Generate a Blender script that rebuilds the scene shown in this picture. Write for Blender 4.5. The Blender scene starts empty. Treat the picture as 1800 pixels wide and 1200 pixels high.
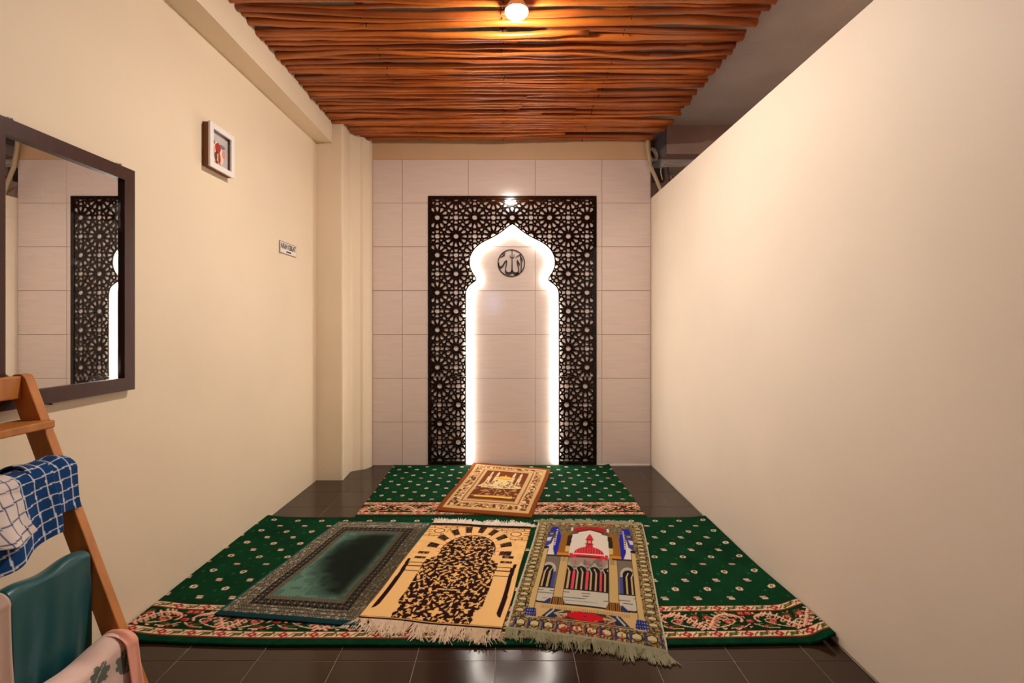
import bpy, bmesh, math, random
import numpy as np
from mathutils import Vector

random.seed(7)
rng = np.random.default_rng(7)
S = bpy.context.scene
C = S.collection

# ---------------------------------------------------------------- camera, world, exposure
F = 820.0            # focal length in pixels of the 1800x1200 frame
CAMZ = 1.258
cam_d = bpy.data.cameras.new('camera')
cam_d.sensor_width = 36.0
cam_d.lens = F * 36.0 / 1800.0
cam_d.shift_x = 10.0 / 1800.0
cam_d.shift_y = -26.0 / 1800.0
cam_d.clip_start = 0.05
cam = bpy.data.objects.new('camera', cam_d)
C.objects.link(cam)
cam.location = (0, 0, CAMZ)
cam.rotation_euler = (math.pi / 2, 0, 0)
S.camera = cam

w = bpy.data.worlds.new('world')
S.world = w
w.use_nodes = True
w.node_tree.nodes['Background'].inputs[0].default_value = (0.55, 0.62, 0.75, 1)
w.node_tree.nodes['Background'].inputs[1].default_value = 0.25

S.view_settings.view_transform = 'Standard'
S.view_settings.look = 'None'
S.view_settings.exposure = 0.83
S.view_settings.gamma = 1.0
S.view_settings.use_curve_mapping = False

BULB = 790.0
ADDED_REAR = 25.0
ADDED_SIDE = 560.0
LED = 20.0
S.cycles.max_bounces = 7
S.cycles.diffuse_bounces = 4
S.cycles.glossy_bounces = 3
S.cycles.use_adaptive_sampling = True
S.cycles.adaptive_threshold = 0.06
S.cycles.adaptive_min_samples = 20
S.cycles.caustics_reflective = False
S.cycles.caustics_refractive = False

# ---------------------------------------------------------------- helpers
def lin(c):
    c = np.asarray(c, float) / 255.0
    return np.where(c <= 0.04045, c / 12.92, ((c + 0.055) / 1.055) ** 2.4)

def rgb(*c):
    v = lin(c)
    return (float(v[0]), float(v[1]), float(v[2]), 1.0)

def new_mat(name):
    m = bpy.data.materials.new(name)
    m.use_nodes = True
    nt = m.node_tree
    return m, nt, nt.nodes['Principled BSDF']

def mat(name, col, rough=0.6, metal=0.0, var=0.0, vscale=8.0, bump=0.0, bscale=60.0, stretch=(1, 1, 1),
        spec=0.5, coords='Object', sheen=0.0, coat=0.0, dark=None):
    m, nt, b = new_mat(name)
    b.inputs['Base Color'].default_value = rgb(*col)
    b.inputs['Roughness'].default_value = rough
    b.inputs['Metallic'].default_value = metal
    b.inputs['Specular IOR Level'].default_value = spec
    b.inputs['Sheen Weight'].default_value = sheen
    b.inputs['Coat Weight'].default_value = coat
    tc = nt.nodes.new('ShaderNodeTexCoord')
    mp = nt.nodes.new('ShaderNodeMapping')
    mp.inputs['Scale'].default_value = stretch
    nt.links.new(tc.outputs[coords], mp.inputs['Vector'])
    if var > 0:
        n = nt.nodes.new('ShaderNodeTexNoise')
        n.inputs['Scale'].default_value = vscale
        n.inputs['Detail'].default_value = 6
        nt.links.new(mp.outputs[0], n.inputs['Vector'])
        mix = nt.nodes.new('ShaderNodeMix')
        mix.data_type = 'RGBA'
        d = dark if dark else tuple(c * (1 - var) for c in col)
        mix.inputs[6].default_value = rgb(*d)
        mix.inputs[7].default_value = rgb(*[min(255, c * (1 + var * 0.4)) for c in col])
        nt.links.new(n.outputs['Fac'], mix.inputs[0])
        nt.links.new(mix.outputs[2], b.inputs['Base Color'])
    if bump > 0:
        n2 = nt.nodes.new('ShaderNodeTexNoise')
        n2.inputs['Scale'].default_value = bscale
        n2.inputs['Detail'].default_value = 4
        nt.links.new(mp.outputs[0], n2.inputs['Vector'])
        bp = nt.nodes.new('ShaderNodeBump')
        bp.inputs['Strength'].default_value = bump
        bp.inputs['Distance'].default_value = 0.01
        nt.links.new(n2.outputs['Fac'], bp.inputs['Height'])
        nt.links.new(bp.outputs[0], b.inputs['Normal'])
    return m

def mat_emit(name, col, strength):
    m, nt, b = new_mat(name)
    b.inputs['Base Color'].default_value = rgb(*col)
    b.inputs['Emission Color'].default_value = rgb(*col)
    b.inputs['Emission Strength'].default_value = strength
    return m

def mat_woven(name, rough=1.0, sheen=0.0, bump=0.4, bscale=500.0, spec=0.03, aniso=0.0):
    """colour from the woven design stored on the mesh, pile from noise"""
    m, nt, b = new_mat(name)
    a = nt.nodes.new('ShaderNodeAttribute')
    a.attribute_name = 'design'
    nt.links.new(a.outputs['Color'], b.inputs['Base Color'])
    b.inputs['Roughness'].default_value = rough
    b.inputs['Sheen Weight'].default_value = sheen
    b.inputs['Specular IOR Level'].default_value = spec
    if bump > 0:
        tc = nt.nodes.new('ShaderNodeTexCoord')
        n = nt.nodes.new('ShaderNodeTexNoise')
        n.inputs['Scale'].default_value = bscale
        nt.links.new(tc.outputs['Object'], n.inputs['Vector'])
        bp = nt.nodes.new('ShaderNodeBump')
        bp.inputs['Strength'].default_value = bump
        bp.inputs['Distance'].default_value = 0.004
        nt.links.new(n.outputs['Fac'], bp.inputs['Height'])
        nt.links.new(bp.outputs[0], b.inputs['Normal'])
    return m

def link(o, parent=None):
    C.objects.link(o)
    if parent is not None:
        o.parent = parent
    return o

def mesh_obj(name, verts, faces, material, parent=None, smooth=False):
    me = bpy.data.meshes.new(name)
    me.from_pydata([tuple(v) for v in verts], [], [tuple(f) for f in faces])
    me.materials.append(material)
    if smooth:
        me.polygons.foreach_set('use_smooth', [True] * len(me.polygons))
    me.update()
    o = bpy.data.objects.new(name, me)
    return link(o, parent)

def tag(o, label=None, cat=None, group=None, kind=None):
    if label: o['label'] = label
    if cat: o['category'] = cat
    if group: o['group'] = group
    if kind: o['kind'] = kind
    return o

def thing(name, label, cat, loc=(0, 0, 0), group=None):
    o = bpy.data.objects.new(name, None)
    o.location = loc
    o.empty_display_size = 0.1
    link(o)
    return tag(o, label, cat, group)

class MB:
    """collects shapes in one mesh; coordinates are relative to org"""
    def __init__(self, org=(0, 0, 0)):
        self.v, self.f = [], []
        self.o = np.array(org, float)
    def add(self, verts, faces):
        n = len(self.v)
        self.v += [tuple(np.array(p, float) - self.o) for p in verts]
        self.f += [tuple(i + n for i in f) for f in faces]
    def box(self, a, b, bev=0.0):
        x0, y0, z0 = a; x1, y1, z1 = b
        if bev <= 0:
            v = [(x, y, z) for x in (x0, x1) for y in (y0, y1) for z in (z0, z1)]
            self.add(v, [(0, 1, 3, 2), (4, 6, 7, 5), (0, 4, 5, 1), (2, 3, 7, 6), (0, 2, 6, 4), (1, 5, 7, 3)])
        else:
            bm = bmesh.new()
            bmesh.ops.create_cube(bm, size=1.0)
            for p in bm.verts:
                p.co = Vector(((x0 + x1) / 2 + p.co.x * (x1 - x0), (y0 + y1) / 2 + p.co.y * (y1 - y0), (z0 + z1) / 2 + p.co.z * (z1 - z0)))
            bmesh.ops.bevel(bm, geom=bm.edges[:], offset=bev, segments=2, profile=0.5, affect='EDGES')
            bm.verts.index_update()
            self.add([tuple(p.co) for p in bm.verts], [[q.index for q in f.verts] for f in bm.faces])
            bm.free()
        return self
    def prism(self, poly, z0, z1):
        n = len(poly)
        v = [(x, y, z0) for x, y in poly] + [(x, y, z1) for x, y in poly]
        f = [tuple(reversed(range(n))), tuple(range(n, 2 * n))]
        f += [(i, (i + 1) % n, (i + 1) % n + n, i + n) for i in range(n)]
        self.add(v, f)
        return self
    def tube(self, pts, rad, n=8, cap=True):
        pts = [Vector(p) for p in pts]
        R = rad if hasattr(rad, '__len__') else [rad] * len(pts)
        v, f = [], []
        up = Vector((0, 0, 1))
        for i, p in enumerate(pts):
            t = (pts[min(i + 1, len(pts) - 1)] - pts[max(i - 1, 0)]).normalized()
            u = up if abs(t.dot(up)) < 0.95 else Vector((0, 1, 0))
            a = t.cross(u).normalized()
            b = a.cross(t).normalized()
            for k in range(n):
                an = 2 * math.pi * k / n
                v.append(p + (a * math.cos(an) + b * math.sin(an)) * R[i])
        for i in range(len(pts) - 1):
            for k in range(n):
                k2 = (k + 1) % n
                f.append((i * n + k, i * n + k2, (i + 1) * n + k2, (i + 1) * n + k))
        if cap:
            f.append(tuple(reversed(range(n))))
            f.append(tuple(range((len(pts) - 1) * n, len(pts) * n)))
        self.add(v, f)
        return self
    def lathe(self, prof, c, n=24):
        v, f = [], []
        for r, z in prof:
            for k in range(n):
                a = 2 * math.pi * k / n
                v.append((c[0] + r * math.cos(a), c[1] + r * math.sin(a), c[2] + z))
        for i in range(len(prof) - 1):
            for k in range(n):
                k2 = (k + 1) % n
                f.append((i * n + k, i * n + k2, (i + 1) * n + k2, (i + 1) * n + k))
        self.add(v, f)
        return self
    def build(self, name, material, parent=None, smooth=False, loc=None):
        o = mesh_obj(name, self.v, self.f, material, parent, smooth)
        if loc is not None:
            o.location = loc
        elif parent is None and self.o.any():
            o.location = self.o
        return o

def floor_pt(x, y, z=0.0):
    """where the floor (or a level z above it) lies for a photo pixel"""
    Y = F * (CAMZ - z) / (y - 574.0)
    return ((x - 890.0) * Y / F, Y)

# ---------------------------------------------------------------- materials
M_cream = mat('cream_wall_paint', (233, 214, 185), 0.55, var=0.05, vscale=1.5, bump=0.08, bscale=14, spec=0.3)
M_cream_r = mat('cream_partition_paint', (233, 217, 197), 0.55, var=0.05, vscale=1.5, bump=0.06, bscale=10, spec=0.3)
M_slab = mat('bare_concrete', (180, 172, 166), 0.85, var=0.15, vscale=3, bump=0.3, bscale=25)
M_mauve = mat('dull_mauve_plaster', (165, 138, 126), 0.8, var=0.15, vscale=4)
M_tile = mat('beige_glazed_tile', (224, 206, 196), 0.12, var=0.07, vscale=3.0, stretch=(1.2, 1, 22), spec=0.5, coords='Object')
M_grout = mat('tan_grout', (150, 112, 84), 0.9)
M_ftile = mat('dark_brown_floor_tile', (46, 29, 17), 0.13, var=0.12, vscale=4, bump=0.015, bscale=20, spec=0.4)
M_fgrout = mat('pale_floor_grout', (158, 144, 130), 0.8)
M_stick = mat('varnished_branch_bark', (196, 108, 38), 0.27, var=0.3, vscale=3, stretch=(1.2, 2, 2), bump=0.10, bscale=30,
              spec=0.6, dark=(138, 62, 14))
M_stick2 = mat('varnished_branch_dark', (170, 86, 28), 0.30, var=0.3, vscale=3, stretch=(1.2, 2, 2), bump=0.10, bscale=30,
               spec=0.6, dark=(108, 44, 10))
M_nail = mat('dark_tie_wire', (50, 24, 12), 0.6)
M_lat = mat('black_brown_lacquered_board', (24, 12, 9), 0.045, spec=0.35)
M_frame = mat('dark_walnut_frame', (72, 40, 29), 0.4, spec=0.25, var=0.2, vscale=6, stretch=(1, 8, 1))
M_white = mat('white_satin_paint', (235, 228, 222), 0.4)
M_brownside = mat('brown_fibreboard', (130, 72, 22), 0.6, var=0.2, vscale=10)
M_pine = mat('honey_pine_wood', (190, 122, 54), 0.4, var=0.3, vscale=5, stretch=(6, 6, 0.7), dark=(150, 84, 28))
M_pvc = mat('aged_white_pvc', (205, 190, 165), 0.4, var=0.2, vscale=6)
M_conduit = mat('cream_conduit', (190, 165, 130), 0.45, var=0.15, vscale=6)
M_black = mat('black_plastic', (14, 12, 12), 0.5)
M_metal = mat('steel', (180, 178, 175), 0.3, metal=1.0)
M_sign = mat('sign_white_plastic', (232, 222, 214), 0.35)
M_signedge = mat('sign_grey_edge', (132, 116, 100), 0.5)
M_ink = mat('sign_black_print', (30, 16, 14), 0.5)
M_bulb = mat_emit('lit_lamp_glass', (255, 246, 236), BULB)
M_added_rear = mat_emit('added_rear_lamp', (255, 246, 236), ADDED_REAR)
M_added_side = mat_emit('added_side_lamp', (255, 236, 220), ADDED_SIDE)
M_led = mat_emit('lit_led_neon_strip', (255, 250, 240), LED)
M_pane = mat_emit('daylight_pane', (190, 205, 255), 5.0)
M_woven = mat_woven('woven_pile')
M_velvet = mat_woven('velvet_pile', sheen=0.03, bump=0.3)
M_cotton = mat_woven('cotton_weave', rough=0.9, sheen=0.1, bump=0.15)
M_satin = mat('teal_satin', (0, 80, 84), 0.32, spec=0.5, sheen=0.15, var=0.12, vscale=4)
M_beige_cloth = mat('beige_pink_cloth', (196, 164, 146), 0.85, var=0.08, vscale=5)

# mirror glass with a few wiped smudges
M_mirror, nt, b = new_mat('mirror_glass')
b.inputs['Base Color'].default_value = (0.86, 0.86, 0.84, 1)
b.inputs['Metallic'].default_value = 1.0
b.inputs['Roughness'].default_value = 0.0
n = nt.nodes.new('ShaderNodeTexNoise'); n.inputs['Scale'].default_value = 7; n.inputs['Detail'].default_value = 5
r = nt.nodes.new('ShaderNodeValToRGB')
r.color_ramp.elements[0].position = 0.60; r.color_ramp.elements[0].color = (0, 0, 0, 1)
r.color_ramp.elements[1].position = 0.78; r.color_ramp.elements[1].color = (0.16, 0.16, 0.16, 1)
tc = nt.nodes.new('ShaderNodeTexCoord')
nt.links.new(tc.outputs['Object'], n.inputs['Vector'])
nt.links.new(n.outputs['Fac'], r.inputs[0])
dif = nt.nodes.new('ShaderNodeBsdfDiffuse'); dif.inputs[0].default_value = (0.8, 0.78, 0.74, 1)
mx = nt.nodes.new('ShaderNodeMixShader')
out = nt.nodes['Material Output']
nt.links.new(r.outputs[0], mx.inputs[0]); nt.links.new(b.outputs[0], mx.inputs[1]); nt.links.new(dif.outputs[0], mx.inputs[2])
nt.links.new(mx.outputs[0], out.inputs['Surface'])

# ---------------------------------------------------------------- the room
YB = 4.228       # face of the tiled wall
YR = -2.6        # wall behind the viewer
XR = 1.31        # partition
ZP = 2.426       # top of the partition
ZS = 3.098       # concrete slab
ZSTICK = 2.945
def xl(Y):       # left wall plane (slightly out of square)
    return -1.575 + 0.0105 * (Y - 1.925)

def struct(o, label, cat):
    return tag(o, label, cat, kind='structure')

# floor: grout bed with every tile its own piece
fl = MB().box((-1.9, YR - 0.1, -0.12), (2.6, 4.8, -0.0013)).build('floor', M_fgrout)
struct(fl, 'dark brown glossy tiled floor with thin pale joints', 'floor')
P = 0.30; G = 0.0017
def bevel_plate(w_, d_, t, bev):
    mb = MB().box((-w_ / 2, -d_ / 2, 0), (w_ / 2, d_ / 2, t), bev)
    return mb
tm_mesh = None
xs0 = -0.042
for j in range(-7, 9):
    y0 = 1.757 + P * j; y1 = y0 + P
    for i in range(-6, 5):
        x0 = xs0 + P * i; x1 = x0 + P
        a, c = max(x0, -1.60), min(x1, XR)
        yy1 = min(y1, YB)
        if c - a < 0.03 or yy1 - y0 < 0.03: continue
        full = (abs(c - a - P) < 1e-6 and abs(yy1 - y1) < 1e-6)
        if full and tm_mesh is not None:
            o = bpy.data.objects.new('floor_tile', tm_mesh); link(o, fl)
        else:
            vb = MB()
            hw, hd = (c - a) / 2 - G / 2, (yy1 - y0) / 2 - G / 2
            e = 0.0008
            vb.add([(-hw, -hd, -0.004), (hw, -hd, -0.004), (hw, hd, -0.004), (-hw, hd, -0.004),
                    (-hw, -hd, -e), (hw, -hd, -e), (hw, hd, -e), (-hw, hd, -e),
                    (-hw + e, -hd + e, 0), (hw - e, -hd + e, 0), (hw - e, hd - e, 0), (-hw + e, hd - e, 0)],
                   [(0, 1, 5, 4), (1, 2, 6, 5), (2, 3, 7, 6), (3, 0, 4, 7), (4, 5, 9, 8), (5, 6, 10, 9), (6, 7, 11, 10), (7, 4, 8, 11), (8, 9, 10, 11)])
            o = vb.build('floor_tile', M_ftile, fl)
            if full: tm_mesh = o.data
        o.location = ((a + c) / 2, (y0 + yy1) / 2, 0)
        o.rotation_euler = (random.gauss(0, 0.0012), random.gauss(0, 0.0012), 0)

# left wall
ya, yb_ = YR, 4.42
mbw = MB().prism([(xl(ya), ya), (xl(yb_), yb_), (xl(yb_) - 0.15, yb_), (xl(ya) - 0.15, ya)], 0, ZS)
wl = mbw.build('wall_left', M_cream); struct(wl, 'cream painted wall on the left carrying the mirror', 'wall')

# column in the corner with a slanted plaster boxing beside it
col = [(-1.66, 3.82), (-1.352, 3.82), (-1.343, 3.824), (-1.340, 3.832), (-1.352, 4.04), (-1.338, 4.062), (-1.285, 4.10), (-1.262, 4.106), (-1.245, 4.125), (-1.222, 4.165),
       (-1.212, 4.20), (-1.212, 4.32), (-1.66, 4.32)]
colo = MB().prism(col, 0, ZS).build('wall_column', M_cream)
struct(colo, 'cream plastered corner column with a slanted boxing left of the tiled wall', 'column')

# left ceiling beam
bmx = MB().prism([(xl(YR) - 0.02, YR), (-1.43, YR), (-1.425, 3.83), (xl(3.83) - 0.02, 3.83)], 2.762, ZS)
bo = bmx.build('trim_1', M_cream); struct(bo, 'cream boxed beam along the top of the left wall', 'beam')

# tiled back wall
wb = MB().box((-1.30, YB + 0.003, 0), (1.308, 4.36, ZS)).build('wall_back', M_grout)
struct(wb, 'beige tiled wall at the end of the room behind the lattice screen', 'wall')
tw, th = 0.603, 0.397
vj = [-1.212, -0.943, -0.345, 0.263, 0.866, 1.309]
zj = [0.0] + [0.393 + th * k for k in range(7)]
g = 0.0016
for ci in range(5):
    for ri in range(7):
        x0, x1, z0, z1 = vj[ci] + g, vj[ci + 1] - g, zj[ri] + g, zj[ri + 1] - g
        hw, hz = (x1 - x0) / 2, (z1 - z0) / 2
        e = 0.0012
        vb = MB()
        vb.add([(-hw, 0.004, -hz), (hw, 0.004, -hz), (hw, 0.004, hz), (-hw, 0.004, hz),
                (-hw, e, -hz), (hw, e, -hz), (hw, e, hz), (-hw, e, hz),
                (-hw + e, 0, -hz + e), (hw - e, 0, -hz + e), (hw - e, 0, hz - e), (-hw + e, 0, hz - e)],
               [(0, 1, 5, 4), (1, 2, 6, 5), (2, 3, 7, 6), (3, 0, 4, 7), (4, 5, 9, 8), (5, 6, 10, 9), (6, 7, 11, 10), (7, 4, 8, 11), (8, 9, 10, 11)])
        o = vb.build('wall_tile', M_tile, wb)
        o.location = ((x0 + x1) / 2, YB, (z0 + z1) / 2)
        o.rotation_euler = (random.gauss(0, 0.0015), 0, random.gauss(0, 0.0015))
o = MB().box((-1.212, YB - 0.001, zj[7] + g), (1.308, YB + 0.01, ZS)).build('plaster_band', mat('tan_plaster_band', (208, 172, 134), 0.6, var=0.06, vscale=3), wb)
o = MB().box((0.83, YB - 0.006, 0.0), (1.30, YB + 0.002, 0.012)).build('sealant_bead', M_white, wb)

# partition on the right, open above
wr = MB().box((XR, YR, 0), (XR + 0.11, 4.30, ZP), 0.008).build('wall_right', M_cream_r)
struct(wr, 'smooth cream partition on the right that stops short of the ceiling', 'wall')
# what lies behind the partition
wo = MB().box((2.5, YR, 0), (2.6, 4.8, ZS)).build('wall_outer', M_mauve); struct(wo, 'dull mauve wall seen in the gap above the partition', 'wall')
wn = MB().box((1.25, 4.62, 0), (2.6, 4.72, ZS)).build('wall_recess', M_mauve); struct(wn, 'dim recess wall behind the cables above the partition', 'wall')
bt = MB().box((1.465, 4.26, 2.835), (2.5, 4.62, ZS)).build('trim_2', M_mauve); struct(bt, 'mauve ceiling beam above the far end of the partition', 'beam')
lg = MB().box((1.42, 4.40, 2.765), (2.5, 4.62, 2.835)).build('trim_3', M_slab); struct(lg, 'narrow grey ledge under the mauve beam', 'ledge')
# wall behind the viewer with a small daylight window
x0w, x1w, z0w, z1w = -0.50, -0.16, 1.60, 2.14
wv = MB()
wv.box((-1.9, YR - 0.1, 0), (x0w, YR, ZS)); wv.box((x1w, YR - 0.1, 0), (2.6, YR, ZS))
wv.box((x0w, YR - 0.1, 0), (x1w, YR, z0w)); wv.box((x0w, YR - 0.1, z1w), (x1w, YR, ZS))
wvo = wv.build('wall_rear', M_cream); struct(wvo, 'cream wall behind the viewer with a small window', 'wall')
wi = MB().box((x0w, YR - 0.07, z0w), (x1w, YR - 0.06, z1w)).build('window_1', M_pane); struct(wi, 'small daylit window in the rear wall', 'window')
for a_, b_ in (((x0w, z0w), (x0w + 0.03, z1w)), ((x1w - 0.03, z0w), (x1w, z1w)), ((x0w, z0w), (x1w, z0w + 0.03)), ((x0w, z1w - 0.03), (x1w, z1w))):
    MB().box((a_[0], YR - 0.06, a_[1]), (b_[0], YR - 0.02, b_[1])).build('window_frame', M_white, wi)

# ceiling: slab, battens, and a mat of varnished branches, each one a piece
ce = MB().box((-1.9, YR - 0.1, ZS), (2.6, 4.8, ZS + 0.12)).build('ceiling', M_slab)
struct(ce, 'grey concrete ceiling slab hung with a mat of varnished brown branches', 'ceiling')
NX = (-0.78, -0.02, 0.67)
for x in NX:
    MB().box((x - 0.02, -1.0, ZSTICK + 0.022), (x + 0.02, 4.2, ZSTICK + 0.05)).build('batten', M_stick2, ce)
def stick_lim(Y):
    if Y < 3.80: a = -1.432
    elif Y < 4.04: a = -1.345
    else: a = -1.33 + (Y - 4.04) / 0.18 * 0.13
    b = 1.375 if Y < 3.86 else 1.375 - (Y - 3.86) / 0.36 * 0.085
    return a, b
nails = MB()
yy = -0.95
ns = 0
while yy < 4.205:
    rad = min(0.024, max(0.011, random.gauss(0.0175, 0.0036)))
    a, b_ = stick_lim(yy)
    a += random.uniform(0.0, 0.012); b_ += random.uniform(-0.014, 0.012)
    pieces = [(a, b_)]
    if random.random() < 0.30:
        cut = random.uniform(-0.7, 0.7)
        pieces = [(a, cut + random.uniform(0.0, 0.25)), (cut - random.uniform(0.0, 0.1), b_)]
    for pi, (pa, pb) in enumerate(pieces):
        nseg = max(6, int((pb - pa) / 0.11))
        ph = [random.uniform(0, 6.28) for _ in range(3)]
        amp = [random.gauss(0, 0.018), random.gauss(0, 0.008), random.gauss(0, 0.0026)]
        zam = random.uniform(0.002, 0.006)
        tap = random.choice((-1, 1)) * random.uniform(0.08, 0.28)
        pts, rs = [], []
        zoff = random.gauss(0, 0.007) + (0.012 if pi else 0.0)
        yo = random.gauss(0, 0.006) if pi else 0.0
        for k in range(nseg + 1):
            x = pa + (pb - pa) * k / nseg
            y = yy + yo + amp[0] * math.sin(2.1 * x + ph[0]) + amp[1] * math.sin(5.2 * x + ph[1]) + amp[2] * math.sin(13 * x + ph[2])
            z = ZSTICK + zoff + zam * math.sin(3.3 * x + ph[1])
            pts.append((x, min(y, 4.214), z))
            t = (k / nseg - 0.5)
            rr = rad * (1 + tap * t)
            if random.random() < 0.09: rr *= random.uniform(1.12, 1.28)
            rs.append(rr)
        mm = M_stick if random.random() < 0.65 else M_stick2
        MB().tube(pts, rs, 7).build('stick', mm, ce, smooth=True)
        ns += 1
    for x in NX:
        if random.random() < 0.75:
            xx = x + random.uniform(-0.012, 0.012)
            nails.tube([(xx, yy, ZSTICK - rad - 0.004), (xx + 0.002, yy + 0.004, ZSTICK + 0.02)], 0.0032, 5)
    yy += rad * 2 + 0.002 + random.choice((0.001, 0.002, 0.004, 0.008, 0.012, 0.022 if yy < 3.4 else 0.008))
no = nails.build('nail_heads', M_nail, ce); no['kind'] = 'stuff'

# ---------------------------------------------------------------- lamps
def bulb(name, label, loc, m):
    t = thing(name, label, 'lamp', loc)
    prof = [(0.001, -0.022), (0.026, -0.020), (0.044, -0.014), (0.055, -0.006), (0.059, 0.002)]
    MB().lathe(prof, (0, 0, 0), 24).build('bulb', m, t, smooth=True)
    MB().lathe([(0.059, 0.002), (0.061, 0.003), (0.061, 0.012), (0.050, 0.030), (0.034, 0.055), (0.030, 0.085), (0.024, 0.11), (0.0, 0.11)], (0, 0, 0), 20).build('socket', M_white, t, smooth=True)
    MB().tube([(0, 0, 0.10), (0.004, 0.0, 0.16), (0.0, 0.0, 0.215)], 0.004, 6).build('cord', M_black, t)
    return t
bulb('ceiling_bulb', 'glaring white bulb hanging just under the branch ceiling', (0.053, 2.40, 2.875), M_bulb)
bulb('ceiling_bulb', 'added unseen bulb behind the viewer, brightening the walls', (0.05, -0.35, 2.875), M_added_rear)  # added lamp out of view, lifts the light on the walls
bulb('ceiling_bulb', 'added unseen bulb behind the right partition, lighting the slab', (1.72, 2.3, 2.05), M_added_side)  # added lamp out of view, put in to light the concrete slab

# ---------------------------------------------------------------- lattice screen (niche marking the prayer direction)
def wpx(x, y):            # tiled-wall pixel -> (X, Z)
    return ((x - 890.0) / 194.0, CAMZ + (574.0 - y) / 194.0)
CX = 900.5
half = [(825, 812), (825, 700), (825, 600), (825, 520), (825.6, 512), (829, 506.5), (836, 501.5), (842, 497), (844.3, 491), (841.5, 484), (836.5, 476.5), (832.8, 469), (831.7, 461), (833, 452),
        (838, 443), (846, 435), (855, 429.7), (865, 425), (876, 419.2), (886, 412.5), (893, 407), (CX, 400.5)]
led_px = half + [(2 * CX - x, y) for x, y in reversed(half[:-1])]
led = np.array([wpx(*p) for p in led_px])
def smooth_poly(p, it=1):
    for _ in range(it):
        q = [p[0]]
        for a, c in zip(p[:-1], p[1:]):
            q += [a * 0.75 + c * 0.25, a * 0.25 + c * 0.75]
        q.append(p[-1]); p = np.array(q)
    return p
nh = len(half)
led_l = smooth_poly(led[:nh], 1); led_r = smooth_poly(led[nh - 1:], 1)
led = np.vstack([led_l, led_r[1:]])
def offset(p, d):
    t = np.zeros_like(p)
    t[1:-1] = p[2:] - p[:-2]; t[0] = p[1] - p[0]; t[-1] = p[-1] - p[-2]
    t /= np.linalg.norm(t, axis=1)[:, None]
    nrm = np.stack([-t[:, 1], t[:, 0]], 1)      # left of travel = outwards of the opening
    return p + nrm * d
ap = offset(led, 0.030)
SCR_Y0, SCR_Y1 = YB - 0.014, YB - 0.008         # front and back faces of the board
t_scr = thing('mihrab_lattice_screen', 'tall dark pierced lattice screen around an arched opening edged in white light', 'lattice screen', ((CX - 890) / 194, SCR_Y0, 0.0))
T0 = np.array(t_scr.location)

def inside_poly(pt, poly):
    x, y = pt; c = False; n_ = len(poly); j = n_ - 1
    for i in range(n_):
        xi, yi = poly[i]; xj, yj = poly[j]
        if (yi > y) != (yj > y) and x < (xj - xi) * (y - yi) / (yj - yi) + xi: c = not c
        j = i
    return c
def clip_half(poly, p0, nrm):
    outp = []
    n_ = len(poly)
    for i in range(n_):
        a, c = poly[i], poly[(i + 1) % n_]
        da = (a[0] - p0[0]) * nrm[0] + (a[1] - p0[1]) * nrm[1]
        dc = (c[0] - p0[0]) * nrm[0] + (c[1] - p0[1]) * nrm[1]
        if da >= 0: outp.append(a)
        if da * dc < 0:
            t = da / (da - dc); outp.append((a[0] + (c[0] - a[0]) * t, a[1] + (c[1] - a[1]) * t))
    return outp
def area(p):
    return abs(sum(p[i][0] * p[(i + 1) % len(p)][1] - p[(i + 1) % len(p)][0] * p[i][1] for i in range(len(p)))) / 2

PITCH = 32.8 / 194.0
def ngon(cx, cy, r_, n_, ph=0.0):
    return [(cx + r_ * math.cos(ph + 2 * math.pi * k / n_), cy + r_ * math.sin(ph + 2 * math.pi * k / n_)) for k in range(n_)]
def rot(p, an, c):
    ca, sa = math.cos(an), math.sin(an)
    return [(c[0] + x * ca - y * sa, c[1] + x * sa + y * ca) for x, y in p]
PETAL = [(0.300, 0.0), (0.40, 0.052), (0.49, 0.085), (0.545, 0.078), (0.580, 0.04), (0.580, -0.04), (0.545, -0.078), (0.49, -0.085), (0.40, -0.052)]
LEAF = [(-0.115, 0.0), (-0.05, 0.058), (0.03, 0.075), (0.085, 0.045), (0.10, 0.0), (0.085, -0.045), (0.03, -0.075), (-0.05, -0.058)]
BOW = [(0.165, -0.062), (0.182, 0.0), (0.165, 0.062), (0.24, 0.072), (0.340, 0.105), (0.322, 0.0), (0.340, -0.105), (0.24, -0.072)]
def rosette_holes(c):
    h = [ngon(0, 0, 0.135, 14)]
    for k in range(12):
        h.append(rot(PETAL, k * math.pi / 6, (0, 0)))
        h.append(rot(ngon(0.262, 0, 0.020, 4), (k + 0.5) * math.pi / 6, (0, 0)))
        h.append(rot(ngon(0.635, 0, 0.034, 5), (k + 0.5) * math.pi / 6, (0, 0)))
    return [[(c[0] + x * PITCH, c[1] + y * PITCH) for x, y in p] for p in h]
def four_holes(c):
    h = [ngon(0, 0, 0.130, 14)]
    for k in range(4):
        an = k * math.pi / 2
        h.append(rot(BOW, an, (0, 0)))
        h.append(rot(ngon(0.298, 0, 0.066, 8), an + math.pi / 4, (0, 0)))
        d = an + math.pi / 4
        h.append(rot([(x * 1.0, y) for x, y in LEAF], d + math.pi, (0.525 * math.cos(d), 0.525 * math.sin(d))))
    return [[(c[0] + x * PITCH, c[1] + y * PITCH) for x, y in p] for p in h]

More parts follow.
